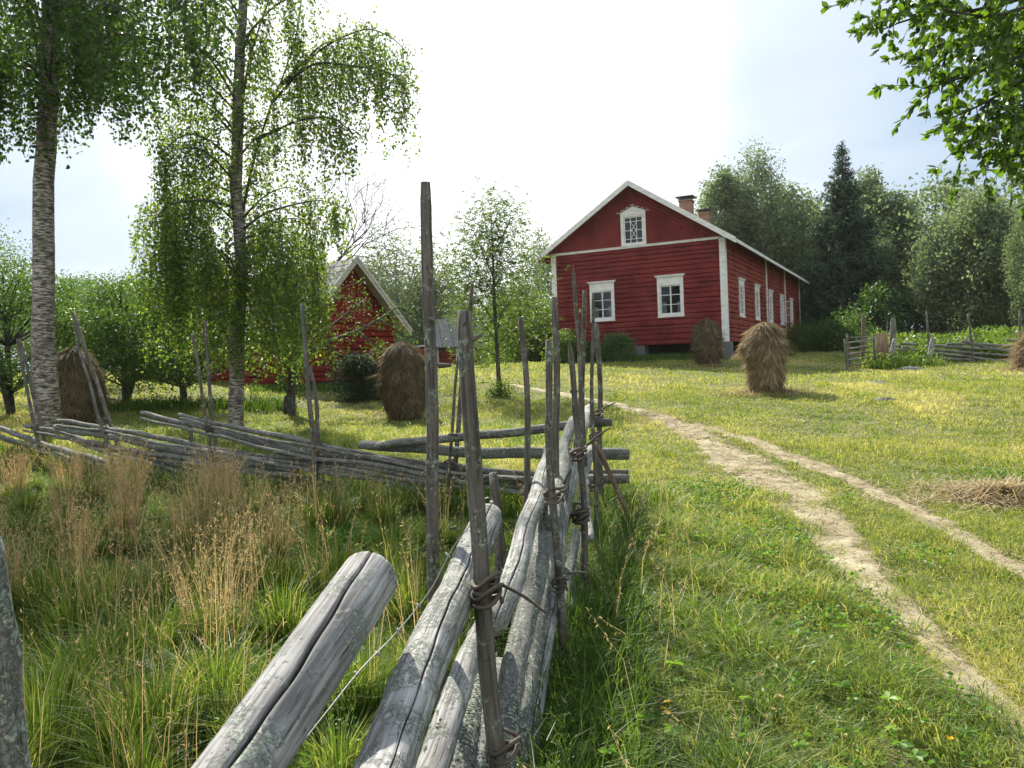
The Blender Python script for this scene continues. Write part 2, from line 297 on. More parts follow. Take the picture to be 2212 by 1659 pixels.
back=wt.ramp(wt.math('MULTIPLY_ADD',sep.outputs[1],-.5,.5),[(.42,0.),(.62,1.)]); skc=wt.mix(cf,bl,ccol); skc=wt.mix(wt.math('MULTIPLY',back,.75),skc,(8.6,8.9,9.2)); wt.l(skc,bg.inputs[0])
sl=bpy.data.lights.new('sun','SUN'); sl.energy=5.0; sl.angle=math.radians(.5); sl.color=(1,.94,.82); so=bpy.data.objects.new('sun',sl); COL.objects.link(so)
so.rotation_euler=Vector(tuple(SD)).to_track_quat('Z','Y').to_euler(); so.location=(-10,30,30)
SC.view_settings.view_transform='Standard'; SC.view_settings.look='None'; SC.view_settings.exposure=1.0; SC.view_settings.gamma=1
SC.cycles.max_bounces=6; SC.cycles.transparent_max_bounces=6; SC.cycles.diffuse_bounces=3; SC.cycles.transmission_bounces=4; SC.cycles.use_denoising=True; SC.cycles.caustics_reflective=False; SC.cycles.caustics_refractive=False
# ---------------------------------------------------------------- ground sheet
def build_ground():
    rad=np.r_[0.0,np.geomspace(.5,420,300)]; ang=np.radians(np.r_[np.linspace(-42,42,330),np.linspace(46,314,68)]); na=len(ang)
    R_,A_=np.meshgrid(rad[1:],ang,indexing='ij'); X=(R_*np.sin(A_)).ravel();Y=(R_*np.cos(A_)).ravel(); Z=ground(X,Y)
    a=Acc(); V=np.c_[X,Y,Z]; V=np.r_[V,[[0,0,gz(0,0)]]]; m=len(rad)-1; i=np.arange(m-1)[:,None]*na;j=np.arange(na)[None];j2=(j+1)%na
    Q=np.stack([i+j,i+na+j,i+na+j2,i+j2],-1).reshape(-1,4); T=np.stack([np.arange(na),(np.arange(na)+1)%na,np.full(na,m*na)],1); a.add(V,Q,T)
    tag(a.build('ground',M['soil']),'grassy meadow ground rising gently to the farmhouse',kind='structure')
build_ground()
RUTL=[(1105,832,14),(1160,842,18),(1210,850,24),(1310,872,32),(1400,893,48),(1463,917,66),(1542,960,92),(1612,1004,135),(1668,1047,150),(1720,1091,155),(1768,1134,145),(1808,1178,130),(1852,1222,128),(1900,1268,95),(1986,1352,88),(2065,1440,105),(2147,1527,118),(2217,1596,130),(2340,1720,160),(2600,1950,180)]
RUTR=[(1500,917,26),(1560,935,34),(1645,960,44),(1751,1004,56),(1860,1047,60),(1951,1091,64),(2030,1134,66),(2108,1178,68),(2185,1222,72),(2400,1330,80),(2700,1480,95),(3200,1720,120)]
RUTF=[(1040,789,4),(1000,792,5),(960,795,5)]
def rutline(pts):
    W=[];
    for px,py,wd in pts:
        p=ghit(px,py); W.append((p[0],p[1],wd/F*p[1]))
    return np.array(W)
RL,RR,RF=rutline(RUTL),rutline(RUTR),rutline(RUTF)
def dseg(X,Y,line):
    best=np.full(len(X),9.)
    for (x0,y0,w0),(x1,y1,w1) in zip(line[:-1],line[1:]):
        dx,dy=x1-x0,y1-y0; t_=np.clip(((X-x0)*dx+(Y-y0)*dy)/(dx*dx+dy*dy+1e-9),0,1); d=np.hypot(X-x0-t_*dx,Y-y0-t_*dy)/((w0+(w1-w0)*t_)*.5+1e-6); best=np.minimum(best,d)
    return best
def pathd(X,Y): return np.minimum(dseg(X,Y,RL),dseg(X,Y,RR))
def build_path():
    a=Acc()
    for ln in (RL,RR,RF):
        P,s=resample(np.c_[ln[:,0],ln[:,1],ln[:,2]],.12 if len(ln)>4 else .5); n=len(P); d=unit(np.gradient(P[:,:2],axis=0)); nr=np.c_[-d[:,1],d[:,0]]; k=9; u=np.linspace(-1,1,k)
        hw=P[:,2]*.54; jl=1+.28*np.interp(s,np.arange(0,s[-1]+1,.22),rng.normal(size=len(np.arange(0,s[-1]+1,.22)))); jr=1+.28*np.interp(s,np.arange(0,s[-1]+1,.22),rng.normal(size=len(np.arange(0,s[-1]+1,.22))))
        ll=np.arange(0,s[-1]+2,.9); jl=jl*(1+.18*np.interp(s,ll,rng.normal(size=len(ll)))); jr=jr*(1+.18*np.interp(s,ll,rng.normal(size=len(ll)))); jl=np.clip(jl,.35,1.6); jr=np.clip(jr,.35,1.6); sc=np.where(u[None]<0,jl[:,None],jr[:,None])*u[None]*hw[:,None]; X=P[:,0,None]+nr[:,0,None]*sc; Y=P[:,1,None]+nr[:,1,None]*sc
        Z=ground(X.ravel(),Y.ravel()).reshape(X.shape)+.010+.0008*Y-(.030+.0012*Y)*np.abs(u[None])**5
        i=np.arange(n-1)[:,None]*k; j=np.arange(k-1)[None]; a.add(np.stack([X,Y,Z],-1).reshape(-1,3),np.stack([i+j,i+j+1,i+k+j+1,i+k+j],-1).reshape(-1,4))
    tag(a.build('path',M['path']),'pale trodden earth path with two wheel ruts leading to the house',kind='structure')
build_path()
# ---------------------------------------------------------------- grass
def xA(Y): return -.06+(Y-2.5)*.150
FBX=np.array([-40,-14,-8.6,-3.2,-2.4,-1.,1.,1.4]);FBY=np.array([26,18,14.9,10.3,10.0,9.2,8.75,8.75])
def yB(X): return np.interp(X,FBX,FBY)
NZ=np.random.default_rng(3).uniform(0,6.28,(12,3))
def fbm(X,Y,f):
    o=np.zeros(len(X))
    for k in range(6):
        a=NZ[k]; ff=f*(1+.45*k); o+=np.sin(X*ff*math.cos(a[0])+Y*ff*math.sin(a[0])+a[1]+1.3*np.sin(Y*ff*.6+a[2]))/(1+.35*k)
    return o/3
def blades(acc,X,Y,h,wd,lean,tint,hd=None,z=None):
    n=len(X); Z=ground(X,Y)-.01 if z is None else z; P=np.c_[X,Y,Z]; ph=rng.uniform(0,6.28,n); ps=rng.uniform(0,6.28,n) if hd is None else hd
    s=np.c_[np.cos(ph),np.sin(ph),np.zeros(n)]*(wd*.5)[:,None]; b=np.c_[np.cos(ps),np.sin(ps),np.zeros(n)]; H=h[:,None]; l=lean[:,None]; up=np.array([[0,0,1.]])
    mid=P+up*H*.58*(1-.15*l)+b*H*l*.28; tip=P+up*H*(1-.42*l)+b*H*l*.85
    V=np.stack([P-s,P+s,mid-s*.75,mid+s*.75,tip],1).reshape(-1,3); k=np.arange(n)[:,None]*5
    acc.add(V,k+np.array([[0,1,3,2]]),k+np.array([[2,3,4]]),np.repeat(tint,5))
def scatter(n,y0,y1,m=.75,side=1.2,pw=1.0):
    # uniform by area inside the widened view wedge
    u=rng.uniform(0,1,n); Y=np.sqrt(y0*y0+u*(y1*y1-y0*y0)); X=(rng.uniform(-1,1,n))*(Y*m+side); return X,Y
def housemask(X,Y): return None
def build_grass():
    mead=Acc(); verge=Acc(); rough=Acc()
    for (y0,y1,n,ws) in ((1.2,4.5,200000,.0042),(4.5,8.5,215000,.006),(8.5,14,170000,.010),(14,24,170000,.016),(24,40,120000,.028),(40,75,60000,.06)):
        X,Y=scatter(n,y0,y1,.70,2.2 if y0<5 else 1.6); pd=pathd(X,Y); left=X<xA(Y); front=left&(Y<yB(X)); nz=fbm(X,Y,1.1); nz2=fbm(X+9,Y,3.4); r=rng.uniform(0,1,n)
        nz5=fbm(X*1.1+4,Y+8,5.5); keep=(pd>.78+.35*np.clip(nz2+.25,-1,1)+.34*nz5-.06)|(r<.10+.9*np.clip(nz2+nz5-.05,0,1)*(pd>.05)); dv=np.clip((X-xA(Y))/np.maximum(.9+.16*Y,.5),0,3)  # distance into the verge
        lush=(~left)&(pd>1.)&(X<(RL[:,0].max()))&(Y<8.5)
        # verge = between fence and the left rut
        rx=np.interp(Y,RL[::-1,1],RL[::-1,0]) if RL[0,1]>RL[-1,1] else np.interp(Y,RL[:,1],RL[:,0]); isv=(~left)&(X<rx)&(Y<9.5)
        k=keep&~front&~isv; q=k
        nz3=fbm(X*1.3-7,Y*.8+2,.55); nz4=fbm(X+3,Y-5,7.5); h=(.04+.035*np.clip(nz+.3,0,1)+.05*np.clip(nz2-.1,0,1)+.02*nz4)*rng.uniform(.5,1.6,n)*(1+.02*Y); h=np.clip(h,.015,.4); ti=np.clip(.60+.15*nz3+.13*nz-.16*np.clip(nz2,0,1)+.07*nz4+rng.normal(0,.17,n)+.0035*np.clip(Y-8,0,20)+(nz3>.42)*.16,0,1)
        h=np.where(pd<.9,h*.65,h); lb=left&(Y>=yB(X)); h=np.where(lb&(Y<19),h*2.0,h); ti=np.where(lb,ti-.05,ti)
        sel=np.where(k)[0]; blades(mead,X[sel],Y[sel],h[sel],ws*rng.uniform(.6,1.4,len(sel)),rng.uniform(.4,1.5,len(sel)),ti[sel])
        k=keep&isv; nz4=fbm(X+3,Y-5,7.5); h=(.12+.10*np.clip(nz+.4,0,1.3)+.12*nz2+.10*nz4)*rng.uniform(.3,1.6,n); edge=np.clip((rx-X)/.5,.35,1); h*=edge; ti=np.clip(.38+.10*nz-.14*nz2+.14*nz4+rng.normal(0,.17,n)+.035*(Y-4),0,1); ti=np.where(rng.uniform(0,1,n)<.05,.9,ti)
        sel=np.where(k)[0]; blades(verge,X[sel],Y[sel],np.clip(h[sel],.03,.4),ws*1.2*rng.uniform(.6,1.5,len(sel)),rng.uniform(.4,1.6,len(sel)),ti[sel])
        k=front; h=(.10+.08*np.clip(nz,0,1))*rng.uniform(.4,1.4,n); ti=np.clip(.22+.12*nz+.1*nz2+rng.normal(0,.14,n),0,1)
        sel=np.where(k)[0]; blades(rough,X[sel],Y[sel],np.clip(h[sel],.03,.4),ws*1.2*rng.uniform(.6,1.4,len(sel)),rng.uniform(.2,1.,len(sel)),ti[sel])
    # tussocks left of the fence
    tus=Acc(); stk=Acc(); pts=[]
    fixed=[ghit(*p) for p in [(190,1530),(330,1440),(420,1330),(560,1300),(250,1330),(610,1380),(120,1330),(470,1180),(700,1150),(780,1120),(330,1620),(90,1640),(480,1560)]]
    pts=[(p[0],p[1],rng.uniform(.24,.34)) for p in fixed]
    for _ in range(150):
        Y=rng.uniform(2.2,12); X=rng.uniform(-.72*Y-.6,xA(Y)-.25)
        if Y<yB(X)-.15: pts.append((X,Y,rng.uniform(.08,.2)))
    for (x,y,r) in pts:
        n=int(260+900*r); a=rng.uniform(0,6.28,n); q=np.sqrt(rng.uniform(0,1,n))*r*.55; X=x+np.cos(a)*q;Y=y+np.sin(a)*q
        blades(tus,X,Y,rng.uniform(.5,1.25,n)*(.22+.9*r),np.full(n,.0035+.0004*y),np.clip(q/r*1.5+rng.normal(0,.15,n),.05,1.3),np.clip(.26+rng.normal(0,.16,n)+.12*(rng.uniform(0,1,n)<.2)*3,0,1),a+rng.normal(0,.4,n))
        dens=1.05 if (y>4.2 and x<-.20*y+.2) else (.35 if y>3.6 else .14)
        n=int(rng.choice([3,8,26,60])*dens*(1.8 if x<-.33*y else .8)); a=rng.uniform(0,6.28,n); q=np.sqrt(rng.uniform(0,1,n))*r
        X=x+np.cos(a)*q;Y=y+np.sin(a)*q; h=rng.uniform(.45,.95,n); ln=rng.uniform(.05,.45,n); hd=a+rng.normal(0,.8,n)
        blades(stk,X,Y,h,np.full(n,.0022+.0004*y),ln,np.clip(rng.normal(.45,.25,n),0,1),hd)
        # airy seed heads near the top of each stalk
        Z=ground(X,Y); m=9
        for k in range(m):
            f=rng.uniform(.68,1,n); px=X+np.cos(hd)*h*ln*.85*f*f; py=Y+np.sin(hd)*h*ln*.85*f*f; pz=Z+h*(1-.42*ln)*f; 
            leaves(stk,np.c_[px,py,pz],.016+.0022*y,.16,dirs=np.array([[0,0,.9]]),tint=np.clip(rng.normal(.6,.25,n),0,1),spread=.8)
    # long grass and seed stalks along the fence foot and the crossing
    n=5200; Y=rng.uniform(1.6,9.2,n); X=xA(Y)+rng.uniform(-.05,.42,n)**1.0; blades(verge,X,Y,rng.uniform(.15,.5,n),np.full(n,.005)+.0006*Y,rng.uniform(.2,1.1,n),np.clip(rng.normal(.18,.12,n),0,1))
    n=80; Y=rng.uniform(1.9,8.6,n); X=xA(Y)+rng.uniform(.1,.75,n); h=rng.uniform(.4,.8,n); ln=rng.uniform(.2,.7,n); hd=rng.uniform(0,6.28,n); blades(stk,X,Y,h,np.full(n,.003)+.0003*Y,ln,rng.uniform(.5,1,n),hd)
    Z=ground(X,Y)
    for k in range(12):
        f=rng.uniform(.7,1,n); leaves(stk,np.c_[X+np.cos(hd)*h*ln*.85*f*f,Y+np.sin(hd)*h*ln*.85*f*f,Z+h*(1-.42*ln)*f],.022,.25,dirs=np.array([[0,0,-.6]]),tint=rng.uniform(.4,1,n),spread=.7)
    n=9000; X=rng.uniform(-14,1.6,n); Y=yB(X)+rng.normal(0,.22,n); k=(np.abs(X)<Y*.75+1); X,Y=X[k],Y[k]; n=len(X); blades(rough,X,Y,rng.uniform(.15,.55,n),np.full(n,.011),rng.uniform(.1,.9,n),np.clip(rng.normal(.33,.15,n),0,1))
    # cut straw lying about on the path and the mown field
    lit=Acc(); n=110000; X,Y=scatter(n,1.6,20,.7,1.); pd=pathd(X,Y); k=(X>xA(Y))&((pd<.6+rng.exponential(.45,n))|(rng.uniform(0,1,n)<.10)); X,Y=X[k],Y[k]; n=len(X); a=rng.uniform(0,6.28,n); L=rng.exponential(.07,n)+.03; wd=(.0009+.00034*Y)
    Zc=ground(X,Y)+.018+rng.uniform(0,.02,n)+.0009*Y; d=np.c_[np.cos(a),np.sin(a),rng.normal(0,.08,n)]; s=np.c_[-np.sin(a),np.cos(a),np.zeros(n)]*wd[:,None]; P=np.c_[X,Y,Zc]
    lit.add(np.stack([P-s,P+s,P+d*L[:,None]+s,P+d*L[:,None]-s],1).reshape(-1,3),np.arange(4*n).reshape(-1,4),None,np.repeat(rng.uniform(.4,1,n),4))
    hs=[ghit(1655,848),ghit(1530,792),ghit(2232,800),ghit(2170,1078),ghit(1450,890),ghit(1290,805)]
    for p,R_,n in ((hs[0],1.5,2600),(hs[1],1.3,900),(hs[2],1.6,1500),(hs[3],1.1,3000)):
        a=rng.uniform(0,6.28,n); q=np.abs(rng.normal(0,.5,n))*R_; X=p[0]+np.cos(a)*q;Y=p[1]+np.sin(a)*q*.8; b=rng.uniform(0,6.28,n); L=rng.uniform(.08,.3,n); d=np.c_[np.cos(b),np.sin(b),rng.normal(0,.25,n)]
        hump=.045*np.exp(-(q/(R_*.45))**2) if n==3000 else .0; P=np.c_[X,Y,ground(X,Y)+.02+hump+rng.uniform(0,.04,n)]; s=np.c_[-np.sin(b),np.cos(b),np.zeros(n)]*(.0015+.0004*p[1])
        lit.add(np.stack([P-s,P+s,P+d*L[:,None]+s,P+d*L[:,None]-s],1).reshape(-1,3),np.arange(4*n).reshape(-1,4),None,np.repeat(rng.uniform(.45,1,n),4))
    tag(mead.build('meadow_grass',M['grass'],smooth=False),'short mown yellow-green grass covering the sloping field',kind='stuff',cat='grass')
    tag(verge.build('verge_grass',M['grass'],smooth=False),'lush green grass between the log fence and the path',kind='stuff',cat='grass')
    tag(rough.build('rough_grass',M['grass'],smooth=False),'rough green grass left of the near fence and along the crossing fence',kind='stuff',cat='grass')
    tag(tus.build('tussock_grass',M['grass'],smooth=False),'dense dark green grass tussocks at lower left',kind='stuff',cat='grass')
    tag(stk.build('dry_grass_stalks',M['straw'],smooth=False),'tall tan seed stalks standing over the tussocks',kind='stuff',cat='grass')
    tag(lit.build('loose_straw',M['hay'],smooth=False),'loose straw scattered on the path and under the haystacks',kind='stuff',cat='straw')
    # low broad leaves (clover, lady's mantle, nettles)
    wd=Acc(); n=11000; X,Y=scatter(n,1.4,10,.66,.8); pd=pathd(X,Y); nz=fbm(X-4,Y,2.1); left=X<xA(Y); rx=np.interp(Y,RL[::-1,1],RL[::-1,0]); k=(pd>1.1)&(((~left)&(X<rx+.2)&(nz>-.35))|(left&(Y<8)&(nz>.1))|((~left)&(X>rx)&(nz>.55)))
    X,Y=X[k],Y[k]; n=len(X); H=rng.uniform(.04,.17,n); Z=ground(X,Y)
    for q in range(5):
        a=rng.uniform(0,6.28,n); d=np.c_[np.cos(a),np.sin(a),rng.uniform(-.2,.5,n)]; leaves(wd,np.c_[X+np.cos(a)*.012,Y+np.sin(a)*.012,Z+H*rng.uniform(.6,1.1,n)],.020+.0022*Y,.6,dirs=d*2.2,spread=.35,oval=True,tint=np.clip(rng.normal(.5,.25,n),0,1))
    n=420; X,Y=scatter(n,1.6,8,.6,.4); k=(X>xA(Y)+.05)&(pathd(X,Y)>1.3)&(X<np.interp(Y,RL[::-1,1],RL[::-1,0])); X,Y=X[k],Y[k]
    for x,y in zip(X,Y):   # bigger lobed leaves
        z=gz(x,y)+rng.uniform(.1,.2); a0=rng.uniform(0,6.28); L=rng.uniform(.028,.06); k=7; a=a0+np.linspace(-2.3,2.3,k); leaves(wd,np.repeat([[x,y,z]],k,0),L,.55,dirs=np.c_[np.cos(a),np.sin(a),np.full(k,.12)]*6,spread=.3,oval=True,tint=np.full(k,rng.uniform(.4,1)))
    tag(wd.build('weed_leaves',M['weed'],smooth=False),'low broad leaves of clover and weeds among the verge grass',kind='stuff',cat='weeds')
build_grass()
# flowers
def flower(px,py,label,n,r,mat,h=.2,grp=None,cat='flower'):
    p=ghit(px,py+30); z=p[2]; st=Acc(); tube(st,[p,p+[.01,.005,h]],.0022,5); root=empty('yellow_flower' if mat=='petal_yellow' else 'clover_flower',p,label,cat,grp); st.build('stem',M['weed'],root)
    a=Acc(); an=np.linspace(0,6.28,n,endpoint=False); c=p+np.array([.01,.005,h]); leaves(a,np.repeat([c],n,0),r,.45,dirs=np.c_[np.cos(an),np.sin(an)-.3,np.full(n,.5)]*5,spread=.2,tint=np.full(n,.5)); a.build('petals',M[mat],root)
for i,(px,py,l) in enumerate([(1440,1573,'yellow dandelion-like flower, uppermost of the three by the fence foot'),(1432,1590,'yellow flower in the middle of the three by the fence foot'),(1441,1601,'yellow flower, lowest of the three by the fence foot')]): flower(px,py,l,14,.017,'petal_yellow',.17,'yellow flowers in the verge')
for i,(px,py) in enumerate([(1614,1130),(1632,1128),(1664,1130),(1668,1142),(1608,1142),(2050,1652),(1395,1310)]): flower(px,py,'small yellow flower in the grass between the stick and the left rut' if i<5 else ('yellow flower at the bottom edge of the photo right of centre' if i==5 else 'yellow flower beside the dark shade at the fence foot'),10,.016,'petal_yellow',.15,'small yellow flowers far up the verge' if i<5 else None)
# ---------------------------------------------------------------- roundpole fences
K=1.105
def to_ground(P0,P1,extra=.12):
    """continue the line P0 (top) -> P1 until it is in the ground"""
    d=(P1-P0)/abs(P1[2]-P0[2]); Q=P1.copy()
    for _ in range(400):
        if Q[2]<gz(Q[0],Q[1])-extra: break
        Q=Q+d*.03
    return Q
def railpx(acc,pts,r,seed,step=.08,n=16,bump=.05,knots=6,groove=None):
    tube(acc,[at(x,y,d*K) for x,y,d in pts],r,n,step,bump,rng.uniform(0,1),seed,True,groove,knots)
def part(name,mat,parent,fn,label=None):
    a=Acc(); fn(a); o=a.build(name,mat,parent)
    if label:o['label']=label
    return o
def lichen_on(o,P,r,n,seed,sz=.011):
    # little crusty flakes standing off the wood in patches
    g2=np.random.default_rng(seed+900); Q,s=resample(P,.02); T_,N_,B_=frames(Q); ctr=g2.uniform(0,s[-1],14); ca=g2.uniform(0,6.283,14); k=g2.integers(0,14,n); ss=np.clip(ctr[k]+g2.normal(0,.07,n),0,s[-1]-.02); aa=ca[k]+g2.normal(0,.5,n); i=(ss/s[-1]*(len(Q)-1)).astype(int)
    rr=np.interp(ss,[0,s[-1]],[r[0],r[-1]])*1.0; d=N_[i]*np.cos(aa)[:,None]+B_[i]*np.sin(aa)[:,None]; C_=Q[i]+d*rr[:,None]; a=Acc(); t1=np.cross(d,T_[i]); an=g2.uniform(0,6.283,n); u=T_[i]*np.cos(an)[:,None]+t1*np.sin(an)[:,None]; v=-T_[i]*np.sin(an)[:,None]+t1*np.cos(an)[:,None]; z_=(sz*g2.uniform(.4,1.3,n))[:,None]; 
    V=np.stack([C_-u*z_+d*.004*g2.uniform(0,1,(n,1)),C_+v*z_*.8+d*.006*g2.uniform(0,1,(n,1)),C_+u*z_+d*.008*g2.uniform(0,1,(n,1)),C_-v*z_*.7+d*.005*g2.uniform(0,1,(n,1))],1).reshape(-1,3); a.add(V,np.arange(4*n).reshape(-1,4),None,np.repeat(g2.uniform(0,1,n),4)); a.build('lichen',M['lichen'],o,smooth=False)['kind']='stuff'
def polepx(name,mat,parent,pts,r,seed,point=False):
    P=[at(x,y,d*K) for x,y,d in pts]; P.append(to_ground(P[-2],P[-1])); P=P[::-1]
    return part(name,mat,parent,lambda a:tube(a,P,[r*1.12,r*.85],12,.09,.06,.5,seed,True,None,7,point))
def tie(parent,px,py,d,rx,ry,turns=3,tail=None,seed=0,r=.009):
    r=r*.85; rx*=.9; ry*=.9
    c=at(px,py,d*K); g=np.random.default_rng(seed); th=np.linspace(0,2*np.pi*turns,22*turns); P=np.c_[c[0]+rx*np.cos(th)*(1+.1*np.sin(th*1.7)),c[1]+ry*np.sin(th),c[2]+.03*(th/th[-1]-.5)*turns+.008*np.sin(th*2.3)+.012*np.cos(th)]
    def f(a):
        tube(a,P,r,7,None,.08,.5,seed)
        if tail: tube(a,[P[-1],P[-1]+np.array(tail)*.5+[0,0,.01],P[-1]+np.array(tail)],[r,r*.5],6,.02,.08,.5,seed)
    return part('binding',M['withe'],parent,f)
fa=empty('roundpole_fence',(.3,5,0),'grey roundpole fence of slanting logs and tall poles running away from the camera','fence')
RA=[ # pts (px,py,depth), radii, material
 ([(1064,1104,2.95),(1012,1215,2.6),(985,1290,2.35),(918,1435,1.95),(828,1659,1.62),(780,1770,1.45)],(.058,.064),'rail','smooth pale log with rounded end beside the tallest pole',(.55,.4,.035)),
 ([(1052,1318,3.2),(1008,1432,2.75),(965,1560,2.4),(935,1659,2.2),(900,1760,2.0)],(.046,.052),'rail','pale rail with a dark knot and lichen',None),
 ([(1192,948,6.3),(1172,1040,4.9),(1150,1106,4.1),(1118,1200,3.45),(1085,1290,3.0),(1062,1352,2.8)],(.048,.052),'rail','pale cracked rail catching the sun',(.6,.4,.05)),
 ([(1241,905,7.2),(1222,960,6.2),(1212,1000,5.4),(1203,1060,4.7),(1190,1130,4.2)],(.045,.05),'rail_lichen',None,None),
 ([(1274,880,8.0),(1262,920,7.3),(1252,960,6.7),(1240,1010,6.0),(1222,1070,5.2)],(.052,.05),'rail','sunlit topmost rail end',None),
 ([(1243,985,6.2),(1225,1050,5.3),(1212,1180,4.5),(1184,1340,3.9),(1160,1480,3.35),(1138,1600,3.0),(1128,1680,2.85)],(.046,.042),'rail',None,(.5,.4,.05)),
 ([(1276,965,7.6),(1264,1040,6.1),(1254,1120,5.1)],(.036,.036),'rail',None,None),
 ([(1268,1040,7.2),(1270,1100,6.4),(1276,1163,5.6)],(.028,.030),'rail',None,None),
 ([(1200,1070,5.2),(1178,1140,4.4),(1150,1250,3.7),(1120,1400,3.15),(1100,1520,2.85),(1085,1640,2.6),(1075,1740,2.4)],(.047,.05),'rail_lichen',None,None),
 ([(1222,1090,5.3),(1190,1200,4.4),(1163,1350,3.7),(1135,1500,3.15),(1112,1640,2.75),(1100,1730,2.55)],(.045,.048),'rail_lichen',None,None),
 ([(1240,1150,5.4),(1215,1300,4.6),(1192,1450,3.9),(1172,1590,3.35),(1162,1700,3.0)],(.036,.04),'rail_lichen',None,None),
 ([(1256,1150,6.2),(1246,1230,5.5),(1238,1320,4.9),(1230,1420,4.4),(1216,1520,4.0)],(.032,.034),'rail',None,None),
 ([(1056,1400,3.4),(1030,1500,3.0),(1000,1610,2.6),(985,1690,2.45)],(.04,.045),'rail_lichen',None,None),
 ([(1075,1440,3.2),(1055,1560,2.8),(1035,1680,2.5)],(.036,.04),'rail_lichen',None,None),
 ([(1160,1200,4.7),(1130,1330,3.9),(1108,1450,3.4),(1090,1580,3.0),(1080,1700,2.8)],(.05,.05),'rail_lichen',None,None)]
for i,(pts,r,mt,lab,gr) in enumerate(RA):
    P=[at(x,y,d*K) for x,y,d in pts]; g=None
    if gr: c=unit(CAM-P[len(P)//2]); g=(unit(c*.5+np.array([.25,0,.45])),gr[1],gr[2])
    o=part('rail',M[mt],fa,lambda a:tube(a,P,list(r),26,.035,.05 if mt=='rail' else .085,.5,i*7,True,g,9),lab)
    lichen_on(o,P,r,(170 if mt=='rail' else 1300),i,.008)
PA=[('P1',[(912,393,2.85),(930,800,2.85),(950,1310,2.85)],.025,0,'tallest pole, reaching far above the rails'),('P2',[(1003,672,2.3),(1022,950,2.3),(1046,1280,2.3),(1076,1560,2.3)],.027,0,'stout pole with a short branch stub near its top'),
 ('P3',[(1124,686,4.8),(1133,850,4.8),(1140,1060,4.8)],.021,0,None),('P4a',[(1195,642,4.9),(1198,850,4.9),(1206,1060,4.9)],.024,0,None),('P4b',[(1182,735,3.9),(1188,848,3.9),(1196,1030,3.9),(1205,1170,3.9),(1217,1440,3.9)],.0215,0,None),
 ('P5',[(1231,733,5.0),(1243,848,5.0),(1248,959,5.0),(1255,1070,5.0),(1262,1240,5.0)],.0215,1,None),('P6',[(1242,577,6.2),(1246,700,6.2),(1250,840,6.2),(1255,990,6.2)],.019,1,None),('P7',[(1261,627,6.5),(1256,731,6.5),(1258,842,6.5),(1262,960,6.5)],.023,0,None),
 ('P8',[(1283,633,6.4),(1282,775,6.4),(1283,1000,6.4),(1286,1140,6.4)],.017,0,None),('P9',[(1288,699,7.8),(1294,848,7.8),(1299,1030,7.8)],.029,0,None),('P10',[(1062,1022,4.6),(1080,1240,4.6)],.033,0,'short brownish stump post')]
for i,(nm,pts,r,pt,lab) in enumerate(PA):
    o=polepx('pole',M['pole'],fa,pts,r,i*3+1,bool(pt))
    if lab:o['label']=lab
def stub(px,py,d,v,r): part('branch_stub',M['pole'],fa,lambda a:tube(a,[at(px,py,d*K),at(px,py,d*K)+np.array(v)],[r,r*.6],8,.01,.1))
stub(1011,738,2.3,(.045,-.01,.02),.010); stub(925,690,2.85,(.02,-.03,0),.016); stub(990,940,2.3,(-.03,0,.004),.007); stub(985,1140,2.3,(-.02,-.01,.0),.007); stub(1232,845,5.0,(.05,-.02,0),.012); stub(946,790,2.85,(.05,0,0),.012)
tie(fa,1050,1265,2.3,.046,.05,2,None,1); tie(fa,1052,1290,2.3,.05,.06,2,(.13,-.08,-.07),2); tie(fa,1090,1620,2.3,.05,.055,2,(-.06,0,.03),3)
tie(fa,1209,1262,3.9,.042,.05,3,(.12,0,0),4,.008); tie(fa,1219,1452,3.9,.05,.05,2,(.09,-.02,-.1),5,.009); tie(fa,1197,1070,3.95,.055,.09,3,(.05,0,.1),6,.009)
tie(fa,1250,981,5.0,.055,.09,3,(.17,0,.12),7,.011); tie(fa,1254,1115,5.0,.06,.1,3,(-.1,0,.04),8,.012); tie(fa,1290,895,7.6,.06,.12,3,(.12,-.1,.06),9,.011); tie(fa,1283,945,6.5,.04,.06,3,None,10,.009); tie(fa,1284,1050,6.5,.05,.07,3,None,12,.009); tie(fa,1264,1260,5.0,.035,.04,3,None,13,.008)
part('wire',M['wire'],fa,lambda a:(tube(a,[at(x,y,d*K) for x,y,d in [(1027,1121,2.45),(985,1172,2.5),(967,1199,2.55),(935,1273,2.5),(845,1381,2.35),(785,1437,2.25),(689,1559,2.05),(560,1720,1.85)]],.0022,6,.04),[tube(a,[at(x-5,y-4,d*K),at(x+5,y+4,d*K)],.005,6) for x,y,d in [(967,1199,2.55),(905,1309,2.45),(862,1362,2.37),(815,1412,2.3),(770,1455,2.22)]]),'thin galvanised wire strung past the fence')
# the stick leaning on the fence end
sa=Acc(); P0=at(1289,962,7.35*K);P1=to_ground(P0,at(1376,1150,6.75*K),.03); tube(sa,[P0,P1],[.028,.018],10,.1,.06,.5,3)
tag(sa.build('leaning_stick',M['brownwood'],origin=P1),'reddish brown wooden stick leaning against the fence corner','stick')
